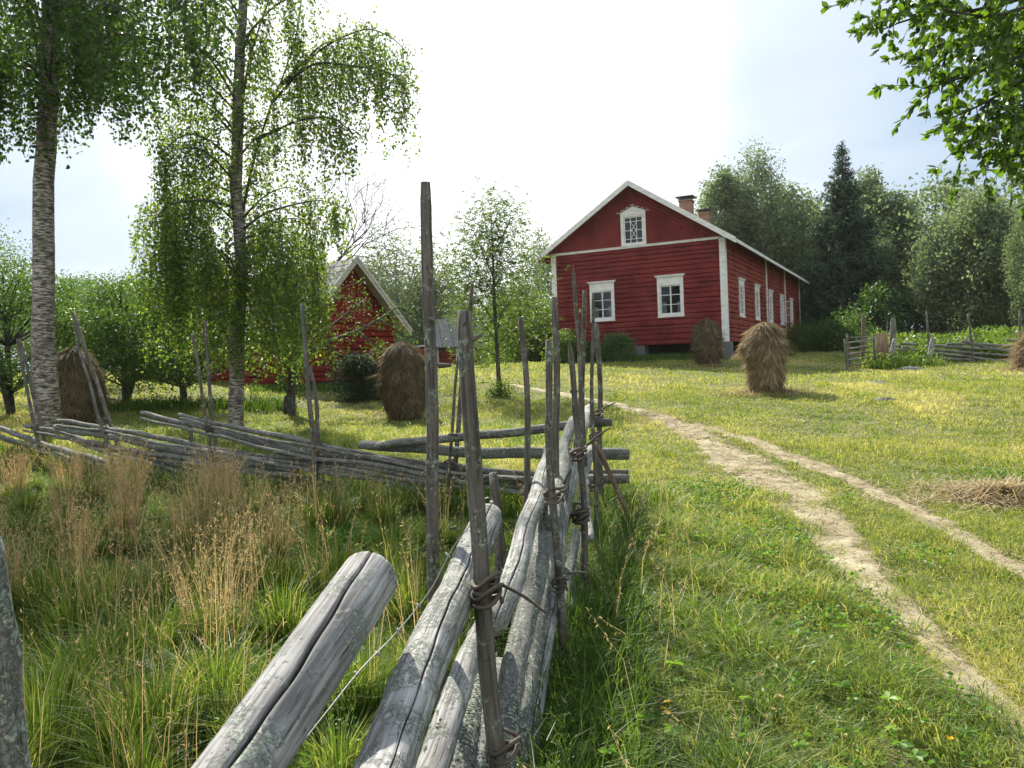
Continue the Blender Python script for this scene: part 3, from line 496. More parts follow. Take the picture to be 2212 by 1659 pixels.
# cracked log and the near-left post
la=Acc(); P=[at(802,1243,2.03*K),at(724,1359,1.81*K),at(533,1640,1.47*K),at(330,1940,1.2*K)]; P.append(P[-1]+(P[-1]-P[-2])*1.2); P=P[::-1]
tube(la,P,[.082,.078,.079],56,.012,.018,.5,77,True,(unit(np.array([.18,-.45,.80])),.6,.05),0)
tag(la.build('cracked_log',M['log'],origin=P[-1]),'thick pale grey log with a long dark crack, nearest the camera','log')
pa=Acc(); P=[at(-52,1165,1.15*K),at(-34,1400,1.15*K),at(-10,1659,1.15*K)]; P.append(to_ground(P[-2],P[-1])); tube(pa,P[::-1],[.036,.036],20,.03,.16,.5,31,True,None,14)
tag(pa.build('fence_post',M['rail_lichen'],origin=P[-1]),'lichened grey post cut off by the left edge of the photo','post')
# crossing fence
DPX=[-200,0,90,230,455,676,965,1300,1400];DD=[18.5,15.8,14.9,12.9,11.25,10.15,9.3,8.75,8.7]
def dB(px): return float(np.interp(px,DPX,DD))
def fence(name,label,loc): return empty(name,loc,label,'fence')
fb=fence('roundpole_fence','low roundpole fence of slanting grey rails crossing from the left edge to the near fence',(-3,10.5,.1))
RB=[([(388,896),(520,926),(676,958),(830,988),(930,1003),(1021,1017),(1130,1026)],.036,.10,0),
 ([(308,890),(390,913),(455,930),(676,978),(829,997),(930,1018),(1021,1034),(1130,1053),(1200,1060)],.045,0,0),
 ([(594,984),(771,1004),(927,1032),(1000,1040)],.04,-.08,1),
 ([(123,908),(243,926),(390,956),(594,992),(740,1016),(860,1040),(927,1056),(1020,1075)],.042,.1,0),
 ([(121,922),(243,945),(412,974),(540,998),(640,1010)],.062,-.02,1),
 ([(334,976),(455,995),(607,1026),(711,1047),(830,1072),(930,1093),(1020,1105)],.05,.05,1),
 ([(52,918),(130,934),(238,969),(347,999),(451,1026),(540,1046)],.042,.1,0),
 ([(-60,905),(0,926),(87,956),(173,986),(303,1016),(400,1038)],.055,-.04,0),
 ([(-60,930),(0,946),(87,968),(143,991),(238,1012),(300,1030)],.045,.08,1),
 ([(-60,975),(0,985),(78,1003),(173,1022),(220,1035)],.055,0,0),
 ([(338,1036),(477,1039),(600,1060),(672,1074)],.05,-.05,1),
 ([(600,1004),(737,1018),(829,1041),(930,1071),(1010,1096)],.036,-.08,1),
 ([(250,1018),(330,1022),(420,1030),(500,1034)],.05,.05,1),
 ([(816,969),(847,957),(930,948),(1012,941),(1130,931),(1182,926),(1322,913)],.048,-.15,0),
 ([(778,963),(930,971),(1016,975),(1130,977),(1304,982),(1359,985)],.062,0,1),
 ([(940,1008),(1106,1021),(1159,1025),(1315,1022),(1357,1019)],.028,.1,1),
 ([(1000,1030),(1160,1040),(1305,1037),(1359,1038)],.055,-.02,1),
 ([(1180,1085),(1310,1089),(1368,1092)],.035,-.1,0)]
RB+=[([(x,y+dy_) for x,y in RB[q_][0]],RB[q_][1]*.6,-.12,q_%2) for q_,dy_ in ((0,9),(1,11),(2,12),(3,9),(5,13),(6,10),(7,15),(4,20))]
for i,(pts,r,do,dk) in enumerate(RB):
    P=[at(x,y,dB(x)+do) for x,y in pts]
    if P[0][2]>P[-1][2]+.25: rr=[r*.8,r*1.15]
    else: rr=[r*.95,r]
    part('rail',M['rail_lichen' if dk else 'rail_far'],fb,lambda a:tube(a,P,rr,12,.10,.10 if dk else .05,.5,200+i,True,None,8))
PB=[([(650,655),(669,843),(678,956),(685,1075)],.031,.12),([(668,790),(681,843),(690,970),(697,1060)],.028,-.25),([(416,724),(444,904),(461,1030)],.026,.12),([(442,692),(459,904),(481,1040)],.026,-.25),
 ([(409,908),(422,1065)],.032,-.35),([(157,677),(165,739),(192,824),(216,904),(240,995)],.027,.15),([(160,675),(187,760),(221,867),(264,995)],.034,-.2),([(35,733),(53,824),(77,920),(93,1010)],.030,.15),([(43,733),(67,827),(92,925),(100,1000)],.030,-.2),
 ([(994,757),(985,848),(976,936),(970,1004),(961,1100)],.019,.15),([(1018,615),(998,848),(990,936),(986,1004),(978,1080)],.027,-.2)]
for i,(pts,r,do) in enumerate(PB):
    P=[at(x,y,dB(x)-do) for x,y in pts]; P.append(to_ground(P[-2],P[-1])); P=P[::-1]
    part('pole',M['pole'],fb,lambda a:tube(a,P,[r*1.1,r*.8],9,.12,.06,.5,300+i,True,None,5))
for i,(px,py) in enumerate([(682,960),(683,1010),(455,925),(468,1000),(219,910),(228,960),(78,925),(90,985),(972,1000),(980,1060)]): tie(fb,px,py,dB(px)/K,.07,.11,3,None,400+i,.010)
# ---------------------------------------------------------------- far fences, gate, stumps
def farpole(parent,pts,d,r,name='pole',mat='pole',seed=0):
    P=[at(x,y,d) for x,y in pts]; P.append(to_ground(P[-2],P[-1])); part(name,M[mat],parent,lambda a:tube(a,P[::-1],[r*1.1,r*.85],8,.2,.06,.5,seed))
def farrail(parent,pts,d,r,mat='rail_far',seed=0):
    P=[at(x,y,dd) for (x,y),dd in zip(pts,d if np.ndim(d) else [d]*len(pts))]; part('rail',M[mat],parent,lambda a:tube(a,P,[r,r*.8],8,.2,.06,.5,seed))
zc=lambda x,y:(1806.5+x/5.4543,663.6+y/5.4543)
gt=empty('pole_gate',at(1855,800,30),'small grey pole gate with brown posts at the right of the house','gate')
for i,(a_,b_,r) in enumerate([((97,370),(128,735),.05),((130,312),(155,640),.06),((437,312),(452,560),.06)]): farpole(gt,[zc(*a_),zc(*b_)],[30,31.5,31][i],r*.85,'post','pole',i)
for i,(y0,y1) in enumerate([(425,375),(495,450),(557,515),(627,580),(692,650)]): farrail(gt,[zc(122,y0),zc(300,(y0+y1)/2-4),zc(438,y1)],[30,30.6,31],.032,seed=i)
for i,(y0,y1) in enumerate([(357,350),(417,412),(478,470),(537,532),(597,590)]): farrail(gt,[zc(160,y0),zc(430,y1)],[31.6,31.4],.022,seed=i+9)
fc=fence('roundpole_fence','distant grey roundpole fence right of the small gate, in front of the green plot',at(2050,783,33))
for i,(pts,r) in enumerate([([(1062,40),(1090,420)],.05),([(1555,80),(1590,400),(1602,640)],.05),([(1580,250),(1610,640)],.06),([(2163,40),(2172,620)],.06)]): farpole(fc,[zc(*p) for p in pts],33,r,seed=i)
for i,(pts,r) in enumerate([([(1135,370),(1098,600)],.11),([(690,370),(625,690)],.10)]): farpole(fc,[zc(*p) for p in pts],32.5-i,r,'leaning_post','rail',i)
for i,pts in enumerate([[(760,430),(970,440)],[(520,440),(700,455),(935,490)],[(690,505),(925,505)],[(1140,450),(1560,480),(1900,500),(2212,515)],[(1300,437),(1560,427)],[(1480,398),(1800,478),(2150,548)],[(1570,430),(2160,462)],[(1130,540),(1500,575),(1780,612)],[(1150,500),(1600,540),(2050,573)],[(2000,385),(2300,412)],[(1620,600),(2000,640),(2200,650)],[(1250,605),(1600,620)]]): farrail(fc,[zc(*p) for p in pts],33,.06,seed=i+20)
pk=empty('picket_fence',at(1905,760,31),'short row of reddish brown pickets beside the small gate','fence')
for i,x in enumerate(range(480,610,17)):
    zb=at(*zc(x,500),31.3); part('picket',M['brownwood'],pk,lambda a:a.box((zb[0]-.022,zb[1]-.012,gz(zb[0],zb[1])-.05),(zb[0]+.022,zb[1]+.012,at(*zc(x,295+rng.integers(0,25)),31.3)[2])))
for i,(pts,d,r,l) in enumerate([([(318,85),(312,520)],36,.11,'tall broken brown stump post behind the gate'),([(655,130),(650,400)],33,.10,'splintered grey stake, left one of the pair behind the leaning post'),([(688,110),(680,400)],33.3,.10,'splintered grey stake, right one of the pair behind the leaning post'),([(597,140),(590,400)],32.5,.035,'thin dark stick standing behind the reddish pickets')]):
    P=[at(*zc(*p),d) for p in pts]; P.append(to_ground(P[-2],P[-1])); a=Acc(); tube(a,P[::-1],[r,r*.6],9,.15,.15,.5,i,True,None,4,True); tag(a.build('stake',M['rail_far' if i!=0 else 'brownwood'],origin=P[-1]),l,'stake')
def rock(px,py,rx,ry,rz,label,seed):
    p=ghit(px,py); g=np.random.default_rng(seed); a=Acc(); th=np.linspace(0,2*np.pi,20,endpoint=False); V=[];rows=8
    for k in range(rows):
        ph=k/(rows-1)*np.pi/2*1.0; rr=np.cos(ph)*(1+.14*g.normal(size=20).cumsum()*.25); V+= [(p[0]+rx*max(c,.02)*math.cos(t_),p[1]+ry*max(c,.02)*math.sin(t_),p[2]-.06+rz*math.sin(ph)*(1+.08*math.sin(3*t_+seed))) for c,t_ in zip(rr,th)]
    i=np.arange(rows-1)[:,None]*20;j=np.arange(20)[None];j2=(j+1)%20; a.add(V,np.stack([i+j,i+j2,i+20+j2,i+20+j],-1).reshape(-1,4)); tag(a.build('boulder',M['stone'],origin=p),label,'rock')
rock(1966,800,.55,.4,.2,'largest dark boulder lying in front of the far leaning posts',1); rock(1893,828,.42,.3,.13,'low grey stone in the grass below the small gate',2); rock(1912,866,.33,.22,.14,'small stone sunk in the meadow, nearest of the three',5)
# ---------------------------------------------------------------- haystacks
def haystack(px,py,d,H,prof,label,mat='hay',shag=1.,n=7000,seed=0,tip=False):
    p=at(px,py,d); p=np.array([p[0],p[1],gz(p[0],p[1])]); root=empty('haystack',p,label,'haystack','haystacks standing on the meadow'); g=np.random.default_rng(seed)
    a=Acc(); zs=np.linspace(0,1,22); rad=np.interp(zs,[q[0] for q in prof],[q[1] for q in prof]); m=28; th=np.linspace(0,2*np.pi,m,endpoint=False); ph=g.uniform(0,6,6)
    rr=rad[:,None]*.90*(1+.07*np.sin(3*th[None]+ph[0]+zs[:,None]*4)+.05*np.sin(5*th[None]+ph[1]-zs[:,None]*7)+g.normal(0,.03,(22,m)))
    V=np.stack([p[0]+rr*np.cos(th),p[1]+rr*np.sin(th),np.repeat((p[2]-.03+zs*H)[:,None],m,1)],-1).reshape(-1,3); i=np.arange(21)[:,None]*m;j=np.arange(m)[None];j2=(j+1)%m
    a.add(V,np.stack([i+j,i+j2,i+m+j2,i+m+j],-1).reshape(-1,4),np.stack([21*m+np.arange(m),21*m+(np.arange(m)+1)%m,np.full(m,22*m)],1) if False else None,tint=.12)
    # hanging strands laid over the body
    k=n; zz_=g.uniform(.02,1.,k)**.8; t_=g.uniform(0,6.283,k); r0=np.interp(zz_,[q[0] for q in prof],[q[1] for q in prof])*(1+.07*np.sin(3*t_+ph[0]+zz_*4)+.05*np.sin(5*t_+ph[1]-zz_*7)); L=g.uniform(.12,.42,k)*H*.5; dr=g.normal(.05,.07,k)*shag; nl=240; lt=g.uniform(0,6.283,nl); lz=g.uniform(.12,1.,nl)**.8; ld=g.exponential(.10,nl)*shag; lL=g.uniform(.16,.45,nl)*H*.5; pick=g.integers(0,nl,k); inl=g.uniform(0,1,k)<.6; t_=np.where(inl,lt[pick]+g.normal(0,.075,k),t_); zz_=np.clip(np.where(inl,lz[pick]+g.normal(0,.018,k),zz_),.02,1.); L=np.where(inl,lL[pick]*g.uniform(.6,1.15,k),L); dr=np.where(inl,ld[pick]*g.uniform(.5,1.2,k),dr); r0=np.interp(zz_,[q[0] for q in prof],[q[1] for q in prof])*(1+.07*np.sin(3*t_+ph[0]+zz_*4)+.05*np.sin(5*t_+ph[1]-zz_*7))
    A=np.c_[p[0]+r0*np.cos(t_),p[1]+r0*np.sin(t_),p[2]+zz_*H]; r1=np.interp(np.clip(zz_-L/H,0,1),[q[0] for q in prof],[q[1] for q in prof]); r1=np.maximum(r1,r0*.8)+np.abs(dr)+g.exponential(.03,k)*shag; t2=t_+g.normal(0,.18,k)
    B=np.c_[p[0]+r1*np.cos(t2),p[1]+r1*np.sin(t2),np.maximum(p[2]+.0,A[:,2]-L*g.uniform(.7,1,k))]; Mi=(A+B)/2; Mi[:,:2]+=(Mi[:,:2]-p[:2])*.05; s=unit(np.cross(B-A,(Mi-p)*[1,1,0]+g.normal(0,.1,(k,3))))*(g.uniform(.003,.009,k)*d/20)[:,None]
    V=np.stack([A-s,A+s,Mi-s,Mi+s,B],1).reshape(-1,3); b=np.arange(k)[:,None]*5; tn=np.clip(g.beta(2,2,k)*.75+np.where(inl,np.sin(pick*7.3)*.2,0)+.12,0,1); a.add(V,b+np.array([[0,1,3,2]]),b+np.array([[2,3,4]]),np.repeat(tn,5))
    a.build('hay',M[mat],root,smooth=False)
    if tip: part('pole_tip',M['pole'],root,lambda q:tube(q,[p+[0,0,H*.3],p+[0,0,H*1.035]],.025,6))
    else: part('pole_tip',M['pole'],root,lambda q:tube(q,[p+[0,0,H*.3],p+[0,0,H*1.0]],.02,6))
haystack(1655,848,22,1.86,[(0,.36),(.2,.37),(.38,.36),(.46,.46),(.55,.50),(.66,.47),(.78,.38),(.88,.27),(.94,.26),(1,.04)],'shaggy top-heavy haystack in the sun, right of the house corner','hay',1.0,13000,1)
haystack(1530,790,33,1.86,[(0,.36),(.1,.42),(.3,.50),(.5,.48),(.65,.42),(.8,.36),(.92,.22),(1,.04)],'narrow haystack in the shade before the house corner','hay_dark',1.1,5000,2,True)
haystack(875,908,21.8,2.07,[(0,.38),(.1,.45),(.3,.56),(.5,.56),(.65,.52),(.8,.42),(.92,.24),(1,.04)],'dark haystack in front of the red barn gable','hay_dark',.8,9000,3)
haystack(166,925,20.2,1.98,[(0,.45),(.12,.54),(.35,.60),(.55,.57),(.72,.45),(.88,.24),(1,.04)],'broad dark haystack behind the left birch trunk','hay_dark',.8,9000,4)
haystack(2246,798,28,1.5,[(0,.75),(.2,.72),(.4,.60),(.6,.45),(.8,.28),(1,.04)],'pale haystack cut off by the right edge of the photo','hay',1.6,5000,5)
# ---------------------------------------------------------------- buildings
Z3=np.array([0,0,1.])
def slab(acc,P4,nrm,t_,tint=.5):
    P=np.array(P4,float); V=np.r_[P,P-np.array(nrm)*t_]; acc.add(V,[(0,1,2,3),(7,6,5,4),(0,4,5,1),(1,5,6,2),(2,6,7,3),(3,7,4,0)],tint=tint)
def obox(acc,O,d,n,t0,t1,z0,z1,n0,n1):
    """box on a wall: t along d, z absolute height, n outward"""
    O=np.array([O[0],O[1],0.]); V=[O+d*t_+n*q+Z3*z for t_ in (t0,t1) for q in (n0,n1) for z in (z0,z1)]
    acc.add(V,[(0,1,3,2),(4,6,7,5),(0,4,5,1),(2,3,7,6),(0,2,6,4),(1,5,7,3)])
def logwall(acc,O,d,n,L,z0,z1,rh,holes,seed=0,bul=.035):
    g=np.random.default_rng(seed); O=np.array([O[0],O[1],0.]); rows=int(round((z1-z0)/rh)); rh=(z1-z0)/rows
    hs_=np.clip(1+g.normal(0,.16,rows),.7,1.35); zz=z0+np.r_[0,np.cumsum(hs_/hs_.sum())]*(z1-z0)
    for k in range(rows):
        a0=zz[k];a1=zz[k+1];rh=a1-a0; iv=[(0,L)]
        for h in holes:
            if a1>h[2]+.02 and a0<h[3]-.02:
                nv=[]
                for s0,s1 in iv:
                    if h[0]>s0: nv.append((s0,min(s1,h[0])))
                    if h[1]<s1: nv.append((max(s0,h[1]),s1))
                iv=[v for v in nv if v[1]-v[0]>.02]
        off=g.normal(0,.006)
        for s0,s1 in iv:
            m=max(2,int((s1-s0)/.7)+1); ts=np.linspace(s0,s1,m); wob=.010*np.sin(ts*1.7+k*2.1)+g.normal(0,.004,m); prof=[(-.05,0.),(.0,.03),(bul,.16),(bul*1.15,.5),(bul,.86),(.0,.975),(-.05,1.)]; q=len(prof)
            V=np.array([[O+d*t_+n*(pn+off+wob[i]*.4)+Z3*(a0+pz*rh+(wob[i]*.8 if 0<pz<1 else 0)) for pn,pz in prof] for i,t_ in enumerate(ts)]).reshape(-1,3)
            i=np.arange(m-1)[:,None]*q;j=np.arange(q-1)[None]; acc.add(V,np.stack([i+j,i+q+j,i+q+j+1,i+j+1],-1).reshape(-1,4))
            for t_ in (s0,s1): acc.add([O+d*t_+n*(pn+off)+Z3*(a0+pz*rh) for pn,pz in ((-.05,0),(bul,.16),(bul,.86),(-.05,1))],[(0,1,2,3)])
def window(parent,O,d,n,t0,t1,z0,z1,cas=.13,hdr=.0,cols=2,rows=3,cornice=True,inside=None,lattice=False,label=None,mw=.028):
    """t0..t1, z0..z1 = outer edge of the white casing; hdr = height of the head board"""
    a=Acc(); B=lambda *q:obox(a,O,d,n,*q); e=.055
    B(t0,t0+cas,z0,z1,-.02,e);B(t1-cas,t1,z0,z1,-.02,e);B(t0+cas,t1-cas,z1-cas-hdr,z1,-.02,e-.003);B(t0+cas,t1-cas,z0,z0+cas*.9,-.02,e-.004)
    B(t0-.02,t1+.02,z0-.03,z0+.02,-.02,e+.03)
    w=a.build('window',M['white'],parent,smooth=False)
    if label:w['label']=label
    if cornice:
        c=Acc(); obox(c,O,d,n,t0-.10,t1+.10,z1+.003,z1+.05,-.02,e+.06); obox(c,O,d,n,t0-.05,t1+.05,z1-.05,z1,e+.002,e+.035); c.build('cornice',M['white'],w,smooth=False)
    i0,i1,j0,j1=t0+cas,t1-cas,z0+cas*.9,z1-cas-hdr; s=Acc(); B=lambda *q:obox(s,O,d,n,*q); f=.055
    B(i0,i0+f,j0,j1,-.05,.012);B(i1-f,i1,j0,j1,-.05,.012);B(i0+f,i1-f,j0,j0+f,-.05,.009);B(i0+f,i1-f,j1-f,j1,-.05,.009)
    if lattice:
        gx=.26;gy=.17; a0,a1,b0,b1=i0+f,i1-f,j0+f,j1-f
        for x in (a0+gx,a1-gx): B(x-mw/2,x+mw/2,b0,b1,-.04,.004)
        for y in (b0+gy,b1-gy): B(a0,a1,y-mw/2,y+mw/2,-.04,.001)
        ym=(b0+b1)/2; B(a0,a0+gx,ym-mw/2,ym+mw/2,-.04,.002);B(a1-gx,a1,ym-mw/2,ym+mw/2,-.04,.002)
        q0,q1,r0,r1=a0+gx,a1-gx,b0+gy,b1-gy; Oo=np.array([O[0],O[1],0.])
        for (x0,y0,x1,y1) in ((q0,r0,q1,r0+(r1-r0)*.62),(q1,r0,q0,r0+(r1-r0)*.62),(q0,r1-(r1-r0)*.62,q1,r1),(q1,r1-(r1-r0)*.62,q0,r1)):
            tube(s,[Oo+d*x0+Z3*y0-n*.018,Oo+d*x1+Z3*y1-n*.018],mw*.5,6,cap=False)
    else:
        for k in range(1,cols): x=i0+(i1-i0)*k/cols; wv=.045 if cols==2 or k==cols//2 else mw*.5; B(x-wv/1.6,x+wv/1.6,j0+f,j1-f,-.045,.006)
        for k in range(1,rows): y=j0+(j1-j0)*k/rows; B(i0+f,i1-f,y-mw/2,y+mw/2,-.04,-.001)
    s.build('sash',M['white'],w,smooth=False)
    g=Acc(); obox(g,O,d,n,i0+.02,i1-.02,j0+.02,j1-.02,-.034,-.030); g.build('pane',M['glass'],w,smooth=False)
    if inside=='curtain':
        c=Acc(); Oo=np.array([O[0],O[1],0.])
        for x0,x1 in ((i0+.02,i0+.24),(i1-.24,i1-.02)):
            xs=np.linspace(x0,x1,14); V=[]
            for x in xs:
                fo=-.13+.02*math.sin((x-x0)*75)
                V+=[Oo+d*x+n*fo+Z3*(j0+.05),Oo+d*x+n*fo+Z3*(j0+(j1-j0)*.44)]
            k=np.arange(13)[:,None]*2; c.add(V,k+np.array([[0,2,3,1]]))
        xs=np.linspace(i0,i1,40); V=[]
        c.build('curtain',M['curtain'],w)
    return (i0,i1,j0,j1,w)
C0=at(1106+1468/3.158,368.7+1165/3.158,36.5); az=math.radians(26.8); D1=np.array([math.sin(az),math.cos(az),0]); D2=np.array([-D1[1],D1[0],0]); NG=-D1; NS=-D2
ZB=2.50;ZT=7.06;WG=8.22;LS=23.2
hz=lambda x,y:(1106+x/3.158,368.7+y/3.158)
house=empty('farmhouse',(C0[0],C0[1],gz(C0[0],C0[1])),'large red log farmhouse with white corner boards on the right','house')
gw=[(5.14,6.36,3.76,5.58),(1.86,3.07,3.76,5.60)]
sw=[]
for tl,br in (((1537,735),(1587,1003)),((1648,780),(1690,1028)),((1742,815),(1780,1045)),((1822,850),(1855,1062)),((1888,880),(1918,1050))):
    a_=onwall(*hz(*tl),C0,D1)[0]; b_=onwall(*hz(*br),C0,D1)[0]; c_=(a_+b_)/2; sw.append((c_-.62,c_+.62,3.72,5.50))
ga=Acc(); logwall(ga,C0,D2,NG,WG,ZB,ZT,.215,[(a+.12,b-.12,c+.1,e-.25) for a,b,c,e in gw],1); ga.build('gable_wall',M['red'],house,smooth=False)
sa=Acc(); logwall(sa,C0,D1,NS,LS,ZB,ZT+.25,.215,[(a+.12,b-.12,c+.1,e-.25) for a,b,c,e in sw],2); sa.build('side_wall',M['red_side'],house,smooth=False)
# pediment with raking boards, and the hidden back walls
US=4.11; ZR=9.86; SL=(ZR-ZT-.12)/US
att=(3.50,4.70,7.10,8.62)
def pediment():
    a=Acc(); O=np.array([C0[0],C0[1],0.]); bw=.16; hole=(att[0]+.1,att[1]-.1,att[2]+.1,att[3]-.1)
    for side in (0,1):
        # horizontal strips cut by the roof line, each board leaning with the rake
        k=0; u0,u1=(0,US) if side==0 else (US,WG); nb=int((ZR-ZT)/bw)+8
        for k in range(-26,nb):
            c0=ZT+k*bw*1.18; c1=c0+bw*1.18-.012; segs=16; us=np.linspace(u0,u1,segs*3)
            for i in range(len(us)-1):
                ua,ub=us[i],us[i+1]; f=lambda u,c:c+ (u if side==0 else WG-u)*SL*.999
                # bring boards to be parallel to the rake
                lo=[f(ua,c0),f(ub,c0)];hi=[f(ua,c1),f(ub,c1)]; top=[ZT+(u if u<US else WG-u)*SL+.1 for u in (ua,ub)]
                lo=[min(max(l,ZT+.02),t_) for l,t_ in zip(lo,top)];hi=[min(max(l,ZT+.02),t_) for l,t_ in zip(hi,top)]
                if hi[0]-lo[0]<.004 and hi[1]-lo[1]<.004: continue
                um=(ua+ub)/2
                if hole[0]-.02<um<hole[1]+.02:
                    if lo[0]<hole[2]: hi=[min(q_,hole[2]) for q_ in hi]
                    elif hi[0]>hole[3]: lo=[max(q_,hole[3]) for q_ in lo]
                    else: continue
                V=[O+D2*ua+NG*.02+Z3*lo[0],O+D2*ub+NG*.02+Z3*lo[1],O+D2*ub+NG*.035+Z3*hi[1],O+D2*ua+NG*.035+Z3*hi[0]]; V+=[V[2]-NG*.05,V[3]-NG*.05]
                a.add(V,[(0,1,2,3),(3,2,4,5)])
    V=[O+D2*0+Z3*ZT,O+D2*WG+Z3*ZT,O+D2*US+Z3*ZR]; 
    a.build('pediment',M['red'],house,smooth=False)
pediment()
b=Acc(); O_=np.array([C0[0],C0[1],0.])
bl_=C0[:2]+D2[:2]*WG; B0=np.array([bl_[0],bl_[1],0.]); E0=O_+D1*LS
b.add([B0+Z3*ZB,B0+D1*LS+Z3*ZB,B0+D1*LS+Z3*(ZT+.2),B0+Z3*(ZT+.2)],[(0,1,2,3)]); b.add([E0+Z3*ZB,E0+D2*WG+Z3*ZB,E0+D2*WG+Z3*ZT,E0+Z3*ZT],[(0,1,2,3)]); b.add([E0+Z3*ZT,E0+D2*WG+Z3*ZT,E0+D2*US+Z3*ZR],None,[(0,1,2)])
b.build('back_wall',M['red'],house,smooth=False)
b=Acc(); b.add([O_+Z3*(ZB+.02),B0+Z3*(ZB+.02),B0+D1*LS+Z3*(ZB+.02),E0+Z3*(ZB+.02)],[(0,1,2,3)]); b.add([O_+Z3*(ZT-.05)-NG*.1,B0+Z3*(ZT-.05)-NG*.1,B0+D1*LS+Z3*(ZT-.05),E0+Z3*(ZT-.05)],[(0,1,2,3)])
P_=O_-NG*1.6; b.build('floorboards',M['crawl'],house,smooth=False)
labs=['left gable window with flowers behind it','right gable window with flowers behind it']
for i,g_ in enumerate(gw):
    r=window(house,C0,D2,NG,*g_,cas=.12,hdr=.30,inside='curtain',label=labs[i]); i0,i1,j0,j1,wo=r
    fl=Acc(); pt=Acc()
    for x in np.linspace(i0+.2,i1-.2,3):
        c=O_+D2*x-NG*.22+Z3*(j0+.12); tube(pt,[c-Z3*.12,c],[.05,.07],8); q=c+np.array([0,0,.16])+rng.normal(0,.07,(26,3)); leaves(fl,q,.07,.9)
    pt.build('flower_pot',M['clay'],wo); fl.build('potted_flowers',M['petal_red'],wo)
    s_=Acc(); obox(s_,C0,D2,NG,i0,i1,j0-.03,j0,-.35,-.05); s_.build('inner_sill',M['white'],wo,smooth=False)
for i,g_ in enumerate(sw): window(house,C0,D1,NS,*g_,cas=.13,hdr=.18,cols=4 if False else 2,rows=4,label=['first','second','third','fourth','fifth'][i]+' window of the long side wall from the near corner')
window(house,C0,D2,NG,*att,cas=.14,hdr=.0,cornice=False,lattice=True,label='attic window with diamond glazing bars under a little pediment')
a=Acc(); u0,u1,zt=att[0]-.02,att[1]+.02,att[3]; um=(u0+u1)/2
slabP=[O_+D2*u0+NG*.052+Z3*zt,O_+D2*u1+NG*.052+Z3*zt,O_+D2*u1+NG*.052+Z3*(zt+.06),O_+D2*um+NG*.052+Z3*(zt+.32),O_+D2*u0+NG*.052+Z3*(zt+.06)]; V=slabP+[p-NG*.06 for p in slabP]
a.add(V,[(0,1,2,4)],[(2,3,4)]); a.add([V[2],V[3],V[8],V[7]],[(0,1,2,3)]); a.add([V[3],V[4],V[9],V[8]],[(0,1,2,3)])
for k in range(7):
    f=k/6; u=u0-.07+(u1-u0+.14)*f; z=zt+.07+.30*(1-abs(2*f-1)); tube(a,[O_+D2*(u-.10)+Z3*(z-.03)+NG*.09,O_+D2*u+Z3*(z+.025)+NG*.09,O_+D2*(u+.10)+Z3*(z-.03)+NG*.09],.016,6)
a.build('window_hood',M['white'],house,smooth=False)
a=Acc(); obox(a,C0,D1,NS,sw[3][1]-.02,sw[3][1]+.02,3.85,5.15,.06,.62); hin=sw[3][1]
ow=Acc()
for z in (3.9,4.32,4.75,5.15): obox(ow,C0,D1,NS,hin-.012,hin+.012,z-.012,z+.012,.07,.50)
obox(ow,C0,D1,NS,hin-.017,hin+.017,3.88,5.17,.06,.08);obox(ow,C0,D1,NS,hin-.017,hin+.017,3.88,5.17,.48,.50);obox(ow,C0,D1,NS,hin-.016,hin+.016,3.88,5.17,.28,.29); ow.build('open_casement',M['white'],house,smooth=False)
tr=Acc()  # corner boards, band, pilaster strips
def trimbox(*q): obox(tr,*q)
trimbox(C0,D2,NG,-.07,.20,ZB-.02,ZT+.02,-.01,.075);tr.build('corner_board',M['white'],house,smooth=False);tr=Acc();trimbox(C0,D2,NG,WG-.18,WG+.07,ZB-.02,ZT+.02,-.01,.075);tr.build('corner_board',M['white'],house,smooth=False);tr=Acc()
trimbox(C0,D1,NS,-.072,.18,ZB-.02,ZT+.1,-.01,.072);tr.build('corner_board',M['white'],house,smooth=False);tr=Acc();trimbox(C0,D1,NS,LS-.2,LS+.05,ZB-.02,ZT+.1,-.01,.075)
tr.build('corner_board',M['white'],house,smooth=False)
tr=Acc(); trimbox(C0,D2,NG,.203,WG-.183,ZT-.03,ZT+.05,-.01,.09); trimbox(C0,D2,NG,-.08,WG+.08,ZT+.055,ZT+.075,-.01,.12); tr.build('trim_band',M['white'],house,smooth=False)
for px in (1732,1857):
    t_=onwall(*hz(px,850),C0,D1)[0]; tr=Acc(); obox(tr,C0,D1,NS,t_-.1,t_+.1,2.45 if px==1857 else ZB,ZT+.1,-.01,.085); tr.build('pilaster_board',M['white'],house,smooth=False)
# foundation
for i,(O,d,n,t0,t1) in enumerate([(C0,D2,NG,-.15,.55),(C0,D2,NG,3.75,4.45),(C0,D2,NG,WG-.5,WG+.1),(C0,D1,NS,8,8.7),(C0,D1,NS,16,16.7),(C0,D1,NS,LS-.6,LS)]):
    a=Acc(); base=gz(O[0]+d[0]*t0,O[1]+d[1]*t0)-.3; m_=(base+.3+ZB)/2-.05; obox(a,O,d,n,t0,t1,base,m_-.005,-.6,.06 if i!=0 else .10); obox(a,O,d,n,t0+.02,t1-.02,m_,ZB+.0,-.6,.04 if i!=0 else .08); a.build('foundation_stone',M['stone'],house,smooth=False)
a=Acc(); 
for O,d,n,L in ((C0,D2,NG,WG),(C0,D1,NS,LS)): obox(a,O,d,n,.6,L-.6,gz(O[0],O[1])-.6,ZB,-1.3,-1.2)
a.build('crawl_space',M['crawl'],house,smooth=False)
